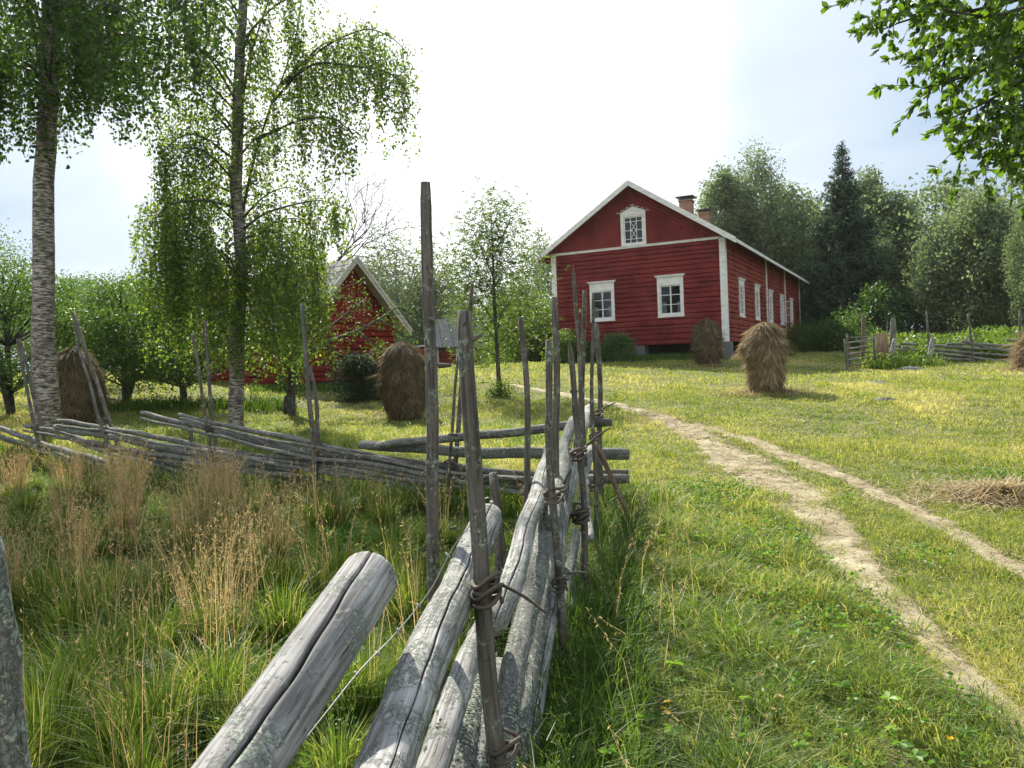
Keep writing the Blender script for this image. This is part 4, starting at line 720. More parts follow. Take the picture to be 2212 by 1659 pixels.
# roof
ov=.62; ro=.55; rb=.5
def rp(u,v,dz=0): return O_+D2*u+D1*v+Z3*(ZR-abs(u-US)*SL+dz)
nR=unit(-D2*SL+Z3)*1.; nL=unit(D2*SL+Z3)
a=Acc(); slab(a,[rp(-ov,-ro,.14),rp(-ov,LS+rb,.14),rp(US,LS+rb,.14),rp(US,-ro,.14)],nR,.10); slab(a,[rp(US,-ro,.145),rp(US,LS+rb,.145),rp(WG+ov,LS+rb,.145),rp(WG+ov,-ro,.145)],nL,.10)
roof=a.build('roof',M['shingle'],house,smooth=False)
a=Acc(); slab(a,[rp(-ov+.02,-ro+.02,.015),rp(-ov+.02,LS+rb,.015),rp(US,LS+rb,.015),rp(US,-ro+.02,.015)],nR,.03); slab(a,[rp(US,-ro+.02,.015),rp(US,LS+rb,.015),rp(WG+ov-.02,LS+rb,.015),rp(WG+ov-.02,-ro+.02,.015)],nL,.03); a.build('soffit',M['red'],roof,smooth=False)
a=Acc()
def bargeboard(u0,u1,v,h0,h1,th): 
    for (p,q) in ((u0,u1),):
        A=rp(p,v,h0);B=rp(q,v,h0);Cc=rp(q,v,h1);Dd=rp(p,v,h1); V=[A,B,Cc,Dd]+[x+NG*th for x in (A,B,Cc,Dd)]; a.add(V,[(0,1,2,3),(7,6,5,4),(0,4,5,1),(1,5,6,2),(2,6,7,3),(3,7,4,0)])
bargeboard(-ov-.02,US,-ro,-.06,.20,.04);bargeboard(US,WG+ov+.02,-ro,-.06,.20,.04)
e0=rp(-ov,-ro,0)
A=rp(-ov-.035,-ro-.03,.0);B=rp(-ov-.035,LS+rb,.0); V=[A,B,B+Z3*.15,A+Z3*.15]; V+=[x-D2*-.035 for x in V]; a.add(V,[(0,1,2,3),(7,6,5,4),(3,2,6,7),(0,4,5,1),(0,3,7,4),(1,5,6,2)])
a.build('bargeboard',M['white'],roof,smooth=False)
RO=rp(US,0); 
for i,(xl,xr,zt_,zc_) in enumerate([(1140,1238,205,178),(1275,1352,290,268)]):
    t_,ztop=onwall(*hz((xl+xr)/2,zt_),RO,D1); wd=(xr-xl)/3.158/F*np.dot((RO+D1*t_),[0,1,0])*.5*.82; c=RO+D1*t_; o=c[:2]; a=Acc()
    O2=c-D1*0; obox(a,O2,D2,NG,-wd,wd,ZR-.5,ztop-.08,-wd,wd); obox(a,O2,D2,NG,-wd-.05,wd+.05,ztop-.08,ztop+.0,-wd-.05,wd+.05); ch=a.build('chimney',M['brick'],roof,smooth=False)
    a=Acc(); 
    for sx in (-1,1):
        for sy in (-1,1): obox(a,O2,D2,NG,sx*wd*.8-.02,sx*wd*.8+.02,ztop,ztop+.14,sy*wd*.8-.02,sy*wd*.8+.02)
    obox(a,O2,D2,NG,-wd-.16,wd+.16,ztop+.14,ztop+.2,-wd-.16,wd+.16); a.build('chimney_cap',M['dark'],ch,smooth=False)
# barn
def simple_house(name,label,C,d1,d2,W,L,zb,ze,zr,ov,rov,wallm,roofm,boardm,ridge_vert=False,rh=.24,zsplit=None,sidewin=None,gwin=None):
    """C near corner; gable along d2 (W), long wall along d1 (L)"""
    O=np.array([C[0],C[1],0.]); n_g=-d1; n_s=unit(np.cross(d1,Z3)); n_s=n_s if n_s@d2<0 else -n_s
    h=empty(name,(C[0],C[1],gz(C[0],C[1])),label,'building'); u=W/2; sl=(zr-ze)/u
    a=Acc(); logwall(a,O,d2,n_g,W,zb,zsplit or ze,rh,gwin or [],5,.05); a.build('gable_wall',wallm,h,smooth=False)
    a=Acc(); logwall(a,O,d1,n_s,L,zb,ze,rh,sidewin or [],6,.05); a.add([O+d2*W+Z3*zb,O+d2*W+d1*L+Z3*zb,O+d2*W+d1*L+Z3*ze,O+d2*W+Z3*ze],[(0,1,2,3)]); a.add([O+d1*L+Z3*zb,O+d1*L+d2*W+Z3*zb,O+d1*L+d2*W+Z3*ze,O+d1*L+d2*u+Z3*zr,O+d1*L+Z3*ze],[(0,1,2,4)],[(2,3,4)]); a.build('side_wall',wallm,h,smooth=False)
    a=Acc(); zs=zsplit or ze; nb=int(W/.17)
    for k in range(nb):
        ua,ub=W*k/nb,W*(k+1)/nb-.014; f=lambda q: ze+min(q,W-q)*sl; pr=.02+.012*(k%2); V=[O+d2*ua+Z3*min(zs,f(ua)),O+d2*ub+Z3*min(zs,f(ub)),O+d2*ub+Z3*f(ub),O+d2*ua+Z3*f(ua)]
        if f(ua)<zs and f(ub)<zs: continue
        V=[v+n_g*pr for v in V]+[v-n_g*.03 for v in V]; a.add(V,[(0,1,2,3),(0,4,5,1),(1,5,6,2),(3,7,4,0)])
    a.build('gable_boards',wallm,h,smooth=False)
    q=lambda uu,v,dz=0:O+d2*uu+d1*v+Z3*(zr-abs(uu-u)*sl+dz); n1=unit(-d2*sl+Z3);n2=unit(d2*sl+Z3)
    a=Acc()
    for sgn,(ea,nn) in enumerate(((-ov,n1),(W+ov,n2))):
        rows=10
        for r in range(rows):
            ua=ea+(u-ea)*r/rows; ub=ea+(u-ea)*(r+1.12)/rows if r<rows-1 else u; k=max(2,int(L/1.0)); vs=np.linspace(-rov,L+rov,k)
            for i in range(k-1): slab(a,[q(ua,vs[i],.10+.012*(i%2)),q(ua,vs[i+1]-.01,.10+.012*(i%2)),q(ub,vs[i+1]-.01,.085),q(ub,vs[i],.085)],nn,.04)
    rf=a.build('roof',roofm,h,smooth=False)
    a=Acc()
    for (ua,ub) in ((-ov,u),(u,W+ov)):
        for (h0,h1,th,vv) in ((-.14,.05,.035,-rov),(.02,.16,.06,-rov-.003)):
            A=q(ua,vv,h0);B=q(ub,vv,h0);Cc=q(ub,vv,h1);Dd=q(ua,vv,h1); V=[A,B,Cc,Dd]+[x+n_g*th for x in (A,B,Cc,Dd)]; a.add(V,[(0,1,2,3),(7,6,5,4),(0,4,5,1),(1,5,6,2),(2,6,7,3),(3,7,4,0)])
    a.build('bargeboard',boardm,rf,smooth=False)
    a=Acc(); 
    for (ua,ub,nn) in ((-ov+.02,u,n1),(u,W+ov-.02,n2)): slab(a,[q(ua,-rov,.03),q(ua,L,.03),q(ub,L,.03),q(ub,-rov,.03)],nn,.03)
    a.build('soffit',boardm,rf,smooth=False)
    a=Acc(); obox(a,O,d2,n_g,.1,W-.1,gz(C[0],C[1])-.4,zb+.02,-.3,-.1); obox(a,O,d1,n_s,.1,L-.1,gz(C[0],C[1])-.4,zb+.02,-.3,-.1); a.build('foundation',M['stone'],h,smooth=False)
    return h,O,n_g,n_s
bz=math.radians(-46); BD1=np.array([math.sin(bz),math.cos(bz),0]); BD2=np.array([math.cos(bz),-math.sin(bz),0]); BD2=BD2 if BD2[1]>0 else -BD2
BC=at(662,834,29); apx=at(760.6,556,30.2); zr_=apx[2]
Wb=2*np.dot((apx-BC)[:2],BD2[:2]); 
barn,_,_,_=simple_house('barn','red log barn with weathered grey shingle roof behind the middle birch','' if False else BC,BD1,BD2,Wb,16,BC[2]+.1,zr_-2.25,zr_-.1,.45,.55,M['red_barn'],M['shingle'],M['agedwhite'],zsplit=zr_-2.1)
# small cottage
SC0=at(943,789,64); sz=math.radians(76); SD1=np.array([math.sin(sz),math.cos(sz),0.]); SD2=np.array([-math.cos(sz),math.sin(sz),0.])
def cottage():
    zb=SC0[2]-.15; ze=at(943,744,64)[2]; zr=at(965,690,66)[2]; O=np.array([SC0[0],SC0[1],0.]); L=11.5;W=4.6; h=empty('cottage',(SC0[0],SC0[1],gz(SC0[0],SC0[1])),'small distant red cottage with grey roof and white-framed window','building'); n_=unit(np.array([SD1[1],-SD1[0],0])); n_=n_ if n_[1]<0 else -n_; dd=-n_
    t0=1.55; a=Acc(); logwall(a,O,SD1,n_,L,zb,ze,.2,[(t0+.15,t0+.75,ze-1.25,ze-.35)],8); [logwall(a,O,dd,-SD1,W,zb,ze,.2,[],9)]; a.add([O+Z3*ze,O+dd*W+Z3*ze,O+dd*W/2+Z3*zr],None,[(0,1,2)]); a.add([O+SD1*L+Z3*zb,O+SD1*L+dd*W+Z3*zb,O+SD1*L+dd*W+Z3*ze,O+SD1*L+dd*W/2+Z3*zr,O+SD1*L+Z3*ze],[(0,1,2,4)],[(2,3,4)]); a.build('wall',M['red_barn'],h,smooth=False)
    a=Acc(); obox(a,O,SD1,n_,-.05,.2,zb,ze,-.01,.06); a.build('corner_board',M['white'],h,smooth=False)
    sl=(zr-ze)/(W/2); q=lambda v,w_:O+SD1*v+dd*w_+Z3*(zr-abs(w_-W/2)*sl+.1); a=Acc()
    for i in range(14):
        v0=-.35+i*(L+.7)/14; slab(a,[q(v0,-.4),q(v0+.83,-.4),q(v0+.83,W/2),q(v0,W/2)],unit(n_*sl+Z3),.08+.02*(i%2)); slab(a,[q(v0,W/2),q(v0+.83,W/2),q(v0+.83,W+.4),q(v0,W+.4)],unit(-n_*sl+Z3),.08)
    a.build('roof',M['shingle'],h,smooth=False)
    window(h,O,SD1,n_,t0,t0+.9,ze-1.45,ze-.15,cas=.12,cols=2,rows=3,cornice=False); 
cottage()
# low red outbuilding seen between the dark haystack and the tallest pole
oc=at(890,796,62); 
def shed():
    O=np.array([oc[0],oc[1],0.]); h=empty('shed',(oc[0],oc[1],gz(oc[0],oc[1])),'low red shed just left of the small cottage, mostly hidden','building'); d=unit(np.array([1,.12,0])); n_=np.array([d[1],-d[0],0]); zt=at(915,748,62)[2]; a=Acc(); logwall(a,O,d,n_,1.9,oc[2]-.2,zt,.2,[],4); a.build('wall',M['red_barn'],h,smooth=False)
    a=Acc(); slab(a,[O-d*.1+n_*.1+Z3*(zt),O+d*2.0+n_*.1+Z3*zt,O+d*2.0-n_*2+Z3*(zt+.15),O-d*.1-n_*2+Z3*(zt+.15)],(0,0,1),.05); a.build('roof',M['shingle'],h,smooth=False)
shed()
# ---------------------------------------------------------------- trees
def strands(acc,tw,starts,Lmin,Lmax,leaf,dens=26,side=.16,seed=0,tw_r=.004,sway=.12,nleaf=1):
    """hanging birch twigs: each start point drops a swaying twig with leaves along it"""
    g=np.random.default_rng(seed); 
    for s in starts:
        L=g.uniform(Lmin,Lmax); k=6; zz=np.linspace(0,1,k); dx,dy=g.normal(0,sway,2); P=np.c_[s[0]+dx*(zz**.7)*(L**.5),s[1]+dy*(zz**.7)*(L**.5),s[2]-L*zz+.12*np.sin(zz*3)*.5]
        if tw is not None: tube(tw,P,[tw_r,tw_r*.4],4,cap=False)
        n=int(L*dens); f=g.uniform(0.03,1,n); Q=np.stack([np.interp(f,zz,P[:,i]) for i in range(3)],1)+g.normal(0,1,(n,3))*side*np.array([1,1,.6])*(1-.5*f[:,None])
        leaves(acc,Q,leaf,.75,dirs=np.array([[0,0,-.8]]),spread=.9)
def limb_starts(P,n,g,jit=.12):
    P=np.asarray(P); Q,s=resample(P,.05); i=(g.uniform(.12,1,n)**.75*(len(Q)-1)).astype(int); return Q[i]+g.normal(0,jit,(n,3))
def birch_tree(name,label,base,trunk,r0,limbs,auto,leaf,mat,seed,dens,group=None):
    g=np.random.default_rng(seed); root=empty(name,base,label,'tree',group); a=Acc(); tube(a,trunk,r0,18,.18,.035,.5,seed,True,None,10); a.build('trunk',M['birch'],root)
    lv=Acc(); br=Acc(); tp,ts=resample(trunk,.1)
    for (P,n,Lm,LM) in limbs:
        tube(br,P,[.040,.009],6,.15,.08,.5,seed,False); strands(lv,br,limb_starts(P,int(n*auto.get('mul',2)),g,.2),Lm,LM,leaf,dens,.085,seed+int(P[0][2]*10))
    for k in range(auto['n']):
        z=g.uniform(*auto['z']); i=np.argmin(abs(tp[:,2]-z)); s=tp[i]; an=g.uniform(0,6.283); R=g.uniform(*auto['r'])*auto.get('taper',lambda z:1)(z); P=[s,s+np.array([math.cos(an)*R*.4,math.sin(an)*R*.4,R*.45]),s+np.array([math.cos(an)*R*.8,math.sin(an)*R*.8,R*.6]),s+np.array([math.cos(an)*R,math.sin(an)*R,R*.45])]
        tube(br,P,[.035,.008],5,.2,.08,.5,seed,False); strands(lv,br,limb_starts(P,auto['k'],g,.2),auto['L'][0],auto['L'][1],leaf,dens,.10,seed+k*3+7)
    br.build('branches',M['bark'],root); lv.build('crown',M[mat],root,smooth=False); return root
b2=at(510,918,20); b2[2]=gz(b2[0],b2[1]); dd=20
T2=[b2-[0,0,.1],at(508,880,dd),at(514,720,dd),at(520,600,dd),at(518,500,dd),at(510,400,dd),at(513,280,dd),at(516,180,dd),at(520,80,dd),at(527,-40,dd),at(535,-200,dd),at(539,-400,dd)]
A=lambda L,o=0:[at(x,y,dd+o+q) for x,y,q in L]
lim2=[(A([(524,460,0),(545,354,0),(583,233,.2),(610,170,.3),(640,80,.3),(660,-60,.4)]),34,1.0,2.4),
 (A([(519,240,0),(540,120,-.1),(580,0,-.3),(620,-90,-.5)]),26,1.,2.2),
 (A([(590,220,.2),(683,112,.3),(742,78,.2),(800,58,0),(860,88,0),(882,120,0)]),46,.8,2.0),
 (A([(600,190,.2),(683,133,-.3),(775,144,-.6),(845,155,-.8),(880,200,-.9)]),34,.8,1.9),
 (A([(560,300,0),(640,260,-.5),(720,250,-.8),(765,290,-.9)]),30,.7,1.6),
 (A([(512,350,0),(496,337,0),(454,304,-.2),(417,283,-.3),(375,300,-.4),(352,330,-.4)]),42,1.1,2.4),
 (A([(518,600,0),(506,592,0),(471,538,-.3),(433,512,-.5),(380,500,-.7),(330,545,-.9)]),46,1.2,2.9),
 (A([(519,500,0),(570,460,-.3),(640,440,-.6),(700,430,-.8),(742,450,-.9)]),46,.7,1.8),
 (A([(520,560,0),(570,520,.4),(640,500,.8),(690,540,1.0)]),40,1.6,3.0),
 (A([(520,620,0),(500,560,-.9),(460,530,-1.4),(420,560,-1.8)]),34,1.4,2.6),
 (A([(518,520,0),(560,500,-1),(600,500,-1.6),(640,540,-2)]),36,1.5,2.8),
 (A([(514,420,0),(440,390,.5),(380,400,.9),(335,450,1.)]),40,1.4,2.8),
 (A([(513,300,0),(450,230,.5),(390,210,.8),(340,260,.9)]),26,.6,1.5),
 (A([(514,200,0),(460,120,.4),(400,90,.6),(360,140,.8)]),20,.6,1.3),
 (A([(519,640,0),(600,580,-.6),(660,570,-.9),(700,610,-1.1)]),40,1.2,2.6),(A([(519,660,0),(560,620,.8),(620,620,1.2),(670,660,1.4)]),36,1.2,2.2),(A([(519,600,0),(470,580,.8),(410,590,1.2),(350,640,1.4)]),40,1.2,2.2),(A([(516,450,0),(440,430,-.8),(360,440,-1.2),(318,500,-1.4)]),36,1.4,2.8),(A([(600,190,.2),(700,90,.8),(780,80,1.0),(830,110,1.)]),36,1.,2.4)]
birch_tree('birch_tree','weeping birch with slim white trunk in the middle of the left half',b2,T2,[.19,.155,.14,.12,.09,.05],lim2,dict(n=32,z=(4.6,13.4),r=(1.0,2.3),L=(.9,2.0),k=7,mul=1.5),.080,'birchleaf',21,34)
b1=at(105,938,18); b1[2]=gz(b1[0],b1[1]); dd=17.8
T1=[b1-[0,0,.1],at(99,860,dd),at(95,720,dd),at(92,600,dd),at(95,450,dd),at(98,330,dd),at(104,200,dd),at(110,90,dd),at(115,-50,dd),at(118,-250,dd),at(120,-500,dd),at(122,-850,dd)]
lim1=[(A([(105,150,0),(180,80,-.4),(260,70,-.8),(340,90,-1),(420,60,-1.2)]),70,.7,1.9),(A([(110,60,0),(220,-30,.3),(330,-20,.5),(440,10,.6)]),70,.9,2.3),(A([(106,120,0),(170,110,.6),(230,150,1.1),(290,190,1.4)]),56,.7,1.7),
 (A([(112,-60,0),(230,-140,-.6),(340,-150,-1),(470,-90,-1.3)]),70,1.2,2.6),(A([(104,180,0),(60,130,-.3),(10,120,-.5),(-60,150,-.7)]),56,1.,2.2),(A([(106,120,0),(70,60,.5),(20,40,1),(-70,60,1.4)]),60,1.2,2.4),
 (A([(112,0,0),(60,-90,-.4),(-20,-110,-.8),(-120,-60,-1)]),50,1.,2.4),(A([(112,20,0),(170,20,1.4),(250,40,2.2),(330,70,2.8)]),50,1.2,2.4),(A([(112,0,0),(130,-20,-1.4),(200,0,-2.3),(300,30,-3)]),50,1.,2.2)]
birch_tree('birch_tree','big birch with thick pale trunk near the left edge',b1,T1,[.27,.225,.20,.19,.17,.13,.05],lim1,dict(n=72,z=(7.4,17.5),r=(1.4,3.4),L=(.8,2.3),k=9,mul=.95,taper=lambda z:1 if z<13 else 1-.1*(z-13)),.098,'birchdark',5,25)
b0=np.array([-8.6,12.6,gz(-8.6,12.6)]); T0=[b0-[0,0,.1],b0+[.1,0,4],b0+[0,.1,8],b0+[.1,0,14.5]]  # mostly unseen birch, added to throw shade over the lower-left grass
birch_tree('birch_tree','birch added just outside the left edge to shade the lower left, only its lowest twigs near the top corner',b0,T0,[.2,.15,.1,.04],[],dict(n=75,z=(b0[2]+8.6,b0[2]+14),r=(1.,3.4),L=(.6,1.3),k=10),.085,'birchdark',55,26)
def crown_tree(name,label,cat,loc,h,cr,cz0,nclump,nleaf,leaf,mat,seed,trunk_r=.12,shape='round',group=None,bark='bark',droop=.2,gap=.0,csize=.28,lean=0,parts=('trunk','crown'),smallW=.7,stems=1):
    """base at loc; crown between cz0 and h (metres above base), radius cr"""
    g=np.random.default_rng(seed); loc=np.array(loc,float); root=empty(name,loc,label,cat,group); tr=Acc(); lv=Acc()
    top=loc+np.array([lean*h,0,h*.93]); n_=7; zz=np.linspace(0,1,n_); T=np.c_[loc[0]+lean*h*zz+np.cumsum(g.normal(0,.02*h/8,n_)),loc[1]+np.cumsum(g.normal(0,.02*h/8,n_)),loc[2]-.1+zz*(h*.93)]
    for st in range(stems):
        Tk=T.copy()
        if st: an=g.uniform(0,6.28); Tk[:,0]+=zz*math.cos(an)*cr*.5; Tk[:,1]+=zz*math.sin(an)*cr*.5
        tube(tr,Tk,[trunk_r,trunk_r*.6,trunk_r*.15],9,.3,.06,.5,seed,False)
    for k in range(nclump):
        f=g.uniform(0,1); z=cz0+(h-cz0)*f
        if shape=='round': R=cr*math.sqrt(max(.02,1-(2*f-.85)**2*.72))
        elif shape=='tall': R=cr*(math.sin(math.pi*min(1,.12+f*.86))**.6)
        elif shape=='cone': R=cr*(1-f)**.8+.1
        elif shape=='bush': R=cr*math.sqrt(max(.03,1-f*f*.92))
        an=g.uniform(0,6.283); q=math.sqrt(g.uniform(.08,1))*R; c=loc+np.array([math.cos(an)*q+lean*z,math.sin(an)*q,z]); i=min(n_-1,int(z/h*n_*.75)); 
        if q>.25*cr and g.uniform()<.75: s=T[i]; tube(tr,[s,(s+c)/2+np.array([0,0,.06*h*g.uniform(0,1)]),c],[trunk_r*.3,trunk_r*.07],4,None,0,.5,k,False)
        n=int(nleaf*g.uniform(.5,1.5)); sg=csize*cr*g.uniform(.6,1.3); Q=c+np.clip(g.normal(0,1,(n,3)),-1.6,1.6)*np.array([sg,sg,sg*(2.3 if droop>.5 else .75)]); Q[:,2]-=droop*np.abs(g.normal(0,sg,n)); Q[:,2]=np.maximum(Q[:,2],loc[2]+.03*h)
        leaves(lv,Q,leaf,smallW,dirs=np.array([[0,0,-.4]]),tint=np.clip(g.normal(g.uniform(.35,.65),.2,n),0,1))
    tr.build(parts[0],M[bark],root); lv.build(parts[1],M[mat],root,smooth=False); return root
def spruce(name,label,loc,h,cr,seed,mat='spruce',group=None,n=900,leaf=.22,bare=.0):
    g=np.random.default_rng(seed); loc=np.array(loc,float); root=empty(name,loc,label,'tree',group); tr=Acc(); lv=Acc(); tube(tr,[loc-[0,0,.1],loc+[0,0,h*.98]],[.018*h,.003*h],8,.5,.05,.5,seed,False)
    for k in range(n):
        f=1-g.uniform(0,1)**.72*(1-bare); z=h*f; R=cr*((1-f)**.85)*(.80+.20*math.sin(f*34+math.cos(k*2.399)*1.2))*g.uniform(.6,1.15)+.04; an=g.uniform(0,6.283); d=np.array([math.cos(an),math.sin(an),0.]); sag=.28*R; m=int(8+R*17); t_=g.uniform(.15,1,m); c=loc+Z3*z; P=c+d*(R*t_)[:,None]+Z3*(-sag*np.sin(t_*2.2)+.12*R*t_**3)[:,None]
        if k%3==0: tube(tr,[c,c+d*R*.5-Z3*sag*.8,c+d*R*.95-Z3*sag*.7],[.02,.006],3,None,0,.5,k,False)
        P=P+g.normal(0,.07,(m,3))*[1,1,.5]; leaves(lv,P,leaf*(.45+.55*min(1,2.2*(1-f))),.34,dirs=d[None]*.9+np.array([[0,0,-.35]]),spread=.6,tint=np.clip(g.normal(.3+.4*f*0+.35*t_,.18,m),0,1))
    tr.build('trunk',M['bark'],root); lv.build('crown',M[mat],root,smooth=False); return root
def G(px,py,d):
    p=at(px,py,d); return np.array([p[0],p[1],gz(p[0],p[1])])
def hgt(px,ytop,base): return at(px,ytop,base[1])[2]-base[2]
# spruce and forest at right
s=G(1832,748,58); spruce('spruce_tree','tall dark spruce rising above the forest right of the house',s,hgt(1815,303,s),5.0,3,n=1900,leaf=.30)
FG='trees at the forest edge right of the house'
proto=[]
def fb_tree(px,d,ytop,cr,seed,label,base_y=748,**k):
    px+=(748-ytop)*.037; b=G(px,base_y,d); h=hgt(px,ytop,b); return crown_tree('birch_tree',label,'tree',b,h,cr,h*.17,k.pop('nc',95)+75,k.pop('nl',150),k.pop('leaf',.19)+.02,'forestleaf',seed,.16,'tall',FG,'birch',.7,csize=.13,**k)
p1=fb_tree(1630,66,350,3.3,41,'tall loose birch rising behind the farmhouse roof',nc=60,leaf=.17)
p2=fb_tree(2110,50,452,3.0,42,'broad pale birch under the overhanging leaves at right',nc=110)
p3=fb_tree(1935,67,445,2.7,43,'birch with rounded top just right of the dark spruce')
p4=fb_tree(1872,70,385,2.3,44,'slim pale birch touching the right side of the tall spruce')
def clone(src,px,d,ytop,h0,label,grp=FG,sx=1.,rz=0.):
    px+=(748-ytop)*.037; b=G(px,748,d); c=copy_tree(src); c.location=tuple(b); h=hgt(px,ytop,b); s_=h/h0; c.scale=(s_*sx,s_*sx,s_); c.rotation_euler=(0,0,rz); c['label']=label
    if grp: c['group']=grp
    return c
def H0(o,px,ytop,d): b=G(px,748,d); return hgt(px,ytop,b)
h1,h2,h3,h4=H0(p1,1643,350,66),H0(p2,2110,452,50),H0(p3,1946,445,67),H0(p4,1885,385,70)
clone(p3,1695,70,430,h3,'birch right of the tall one behind the farmhouse eave',sx=1.1,rz=1.2)
clone(p4,1748,70,465,h4,'birch half hidden left of the dark spruce',sx=1.2,rz=2.)
clone(p1,1990,64,520,h1,'low birch in the dip right of the rounded birch',sx=.9,rz=2.6)
clone(p2,2050,56,492,h2,'birch left of the broad pale birch',sx=.9,rz=1.)
clone(p3,2175,52,470,h3,'birch behind the overhanging leaves near the right edge',sx=1.2,rz=3.)
clone(p1,2235,44,440,h1,'birch cut by the right edge of the photo',sx=1.0,rz=4.)
clone(p4,1560,66,385,h4,'leftmost birch peeping over the farmhouse roof by the chimneys',sx=1.25,rz=5.)
clone(p2,1790,70,540,h2,'low birch directly behind the dark spruce',sx=1.1,rz=2.2)
clone(p4,1905,63,530,h4,'young birch standing before the forest right of the spruce',sx=1.2,rz=.4)
clone(p1,2330,46,420,h1,'birch just outside the right edge',sx=1.,rz=.8)
sp2=G(2012,748,66); s2=spruce('spruce_tree','small pine-like conifer poking up between the birches',sp2,hgt(2012,500,sp2),1.7,8,n=330,leaf=.26,group=FG)
sp3=G(2070,748,64); spruce('spruce_tree','dark conifer top left of the broad pale birch',sp3,hgt(2072,478,sp3),2.2,9,n=420,leaf=.26,group=FG)
crown_tree('bush','dark green bush at the forest foot right of the spruce','bush',G(1905,748,52),3.4,1.7,.2,34,150,.15,'birchdark',51,.05,'bush')
crown_tree('bush','bright green bush at the forest foot near the far fence','bush',G(2120,740,48),2.4,1.6,.2,30,150,.13,'forestleaf',52,.05,'bush')
crown_tree('bush','low dark bush under the tall spruce','bush',G(1840,752,46),2.4,1.6,.1,26,130,.13,'birchdark',53,.05,'bush')
# left and centre background
for (px,yb,d,yt,cr,sd,lab) in [(865,790,70,548,3.6,61,'hazy birch behind the barn roof, left of the tallest pole'),(950,790,72,565,2.6,62,'small pointed birch right of the tallest pole'),(1165,785,75,545,3.4,63,'birch clump just left of the farmhouse'),(820,790,74,580,3.0,64,'low birch right beside the barn gable')]:
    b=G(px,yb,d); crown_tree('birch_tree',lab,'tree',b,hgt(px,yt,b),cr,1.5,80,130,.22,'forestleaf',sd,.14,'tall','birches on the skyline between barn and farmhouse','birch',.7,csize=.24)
for (px,yb,d,yt,cr,sd,mt,lab) in [(915,790,76,640,3.8,71,'bushleaf','rounded green tree behind the small cottage, left part'),(1140,790,46,655,2.4,72,'bushleaf','bright sunlit bush left of the farmhouse'),(1010,790,80,640,4.2,73,'rowanleaf','green tree behind the small cottage roof'),(1190,790,47,690,1.7,74,'bushleaf','small bright bush touching the farmhouse corner'),(1110,790,58,615,3.0,75,'rowanleaf','leafy tree behind the rowan'),(1095,790,60,705,2.0,76,'bushleaf','low bright bush right of the small cottage')]:
    b=G(px,yb,d); crown_tree('bush' if yt>650 else 'leafy_tree',lab,'bush' if yt>650 else 'tree',b,hgt(px,yt,b),cr,.2,62,150,.15,mt,sd,.08,'bush' if yt>650 else 'round')
# rowan with open crown
b=G(1080,857,25); dd=25
def rowan():
    g=np.random.default_rng(4); root=empty('rowan_tree',b,'slender young rowan tree with feathery open crown on the lawn','tree'); tr=Acc(); lv=Acc()
    T=[b-[0,0,.1],at(1076,800,dd),at(1073,740,dd),at(1069,680,dd),at(1066,600,dd),at(1063,520,dd),at(1060,450,dd)]; tube(tr,T,[.085,.06,.05,.03,.008],9,.15,.05,.5,1,False)
    Ls=[((1073,740),(1040,690),(1005,680),(985,700)),((1071,700),(1030,640),(1000,600),(985,590)),((1068,640),(1035,580),(1010,545),(985,560)),((1066,600),(1040,540),(1020,490),(1005,500)),((1064,540),(1050,500),(1045,460),(1040,440)),((1074,750),(1110,700),(1150,680),(1165,700)),((1070,690),(1110,640),(1140,610),(1160,620)),((1067,620),(1100,570),(1130,540),(1150,560)),((1065,560),(1085,510),(1105,470),(1118,470)),((1062,500),(1075,460),(1085,445),(1090,450)),((1075,770),(1040,750),(1020,760),(1010,775)),((1073,720),(1080,680),(1100,650),(1120,660)),((1068,650),(1060,600),(1030,610),(1010,640)),((1066,610),(1080,570),(1060,540),(1075,520))]
    for L in Ls:
        o=g.uniform(-1.1,1.1); P=[at(x,y,dd+o*i/3) for i,(x,y) in enumerate(L)]; tube(tr,P,[.02,.006],5,.15,.06,.5,2,False); Q,s_=resample(P,.05)
        for q in Q[int(len(Q)*.25):]:
            for _ in range(7):
                d=unit(g.normal(0,1,3)+[0,0,-.1])*g.uniform(.16,.34); st=q+g.normal(0,.36,3); m=10; f=np.linspace(.2,1,m); C_=st+d*f[:,None]; C_[:,2]-=.05*f**2; leaves(lv,C_,.075,.45,dirs=np.cross(d,[0,0,1])[None]*np.where(np.arange(m)%2,1,-1)[:,None]*6,spread=.5,tint=np.full(m,g.uniform(0,1)))
    tr.build('trunk',M['bark'],root); lv.build('crown',M['rowanleaf'],root,smooth=False)
rowan()
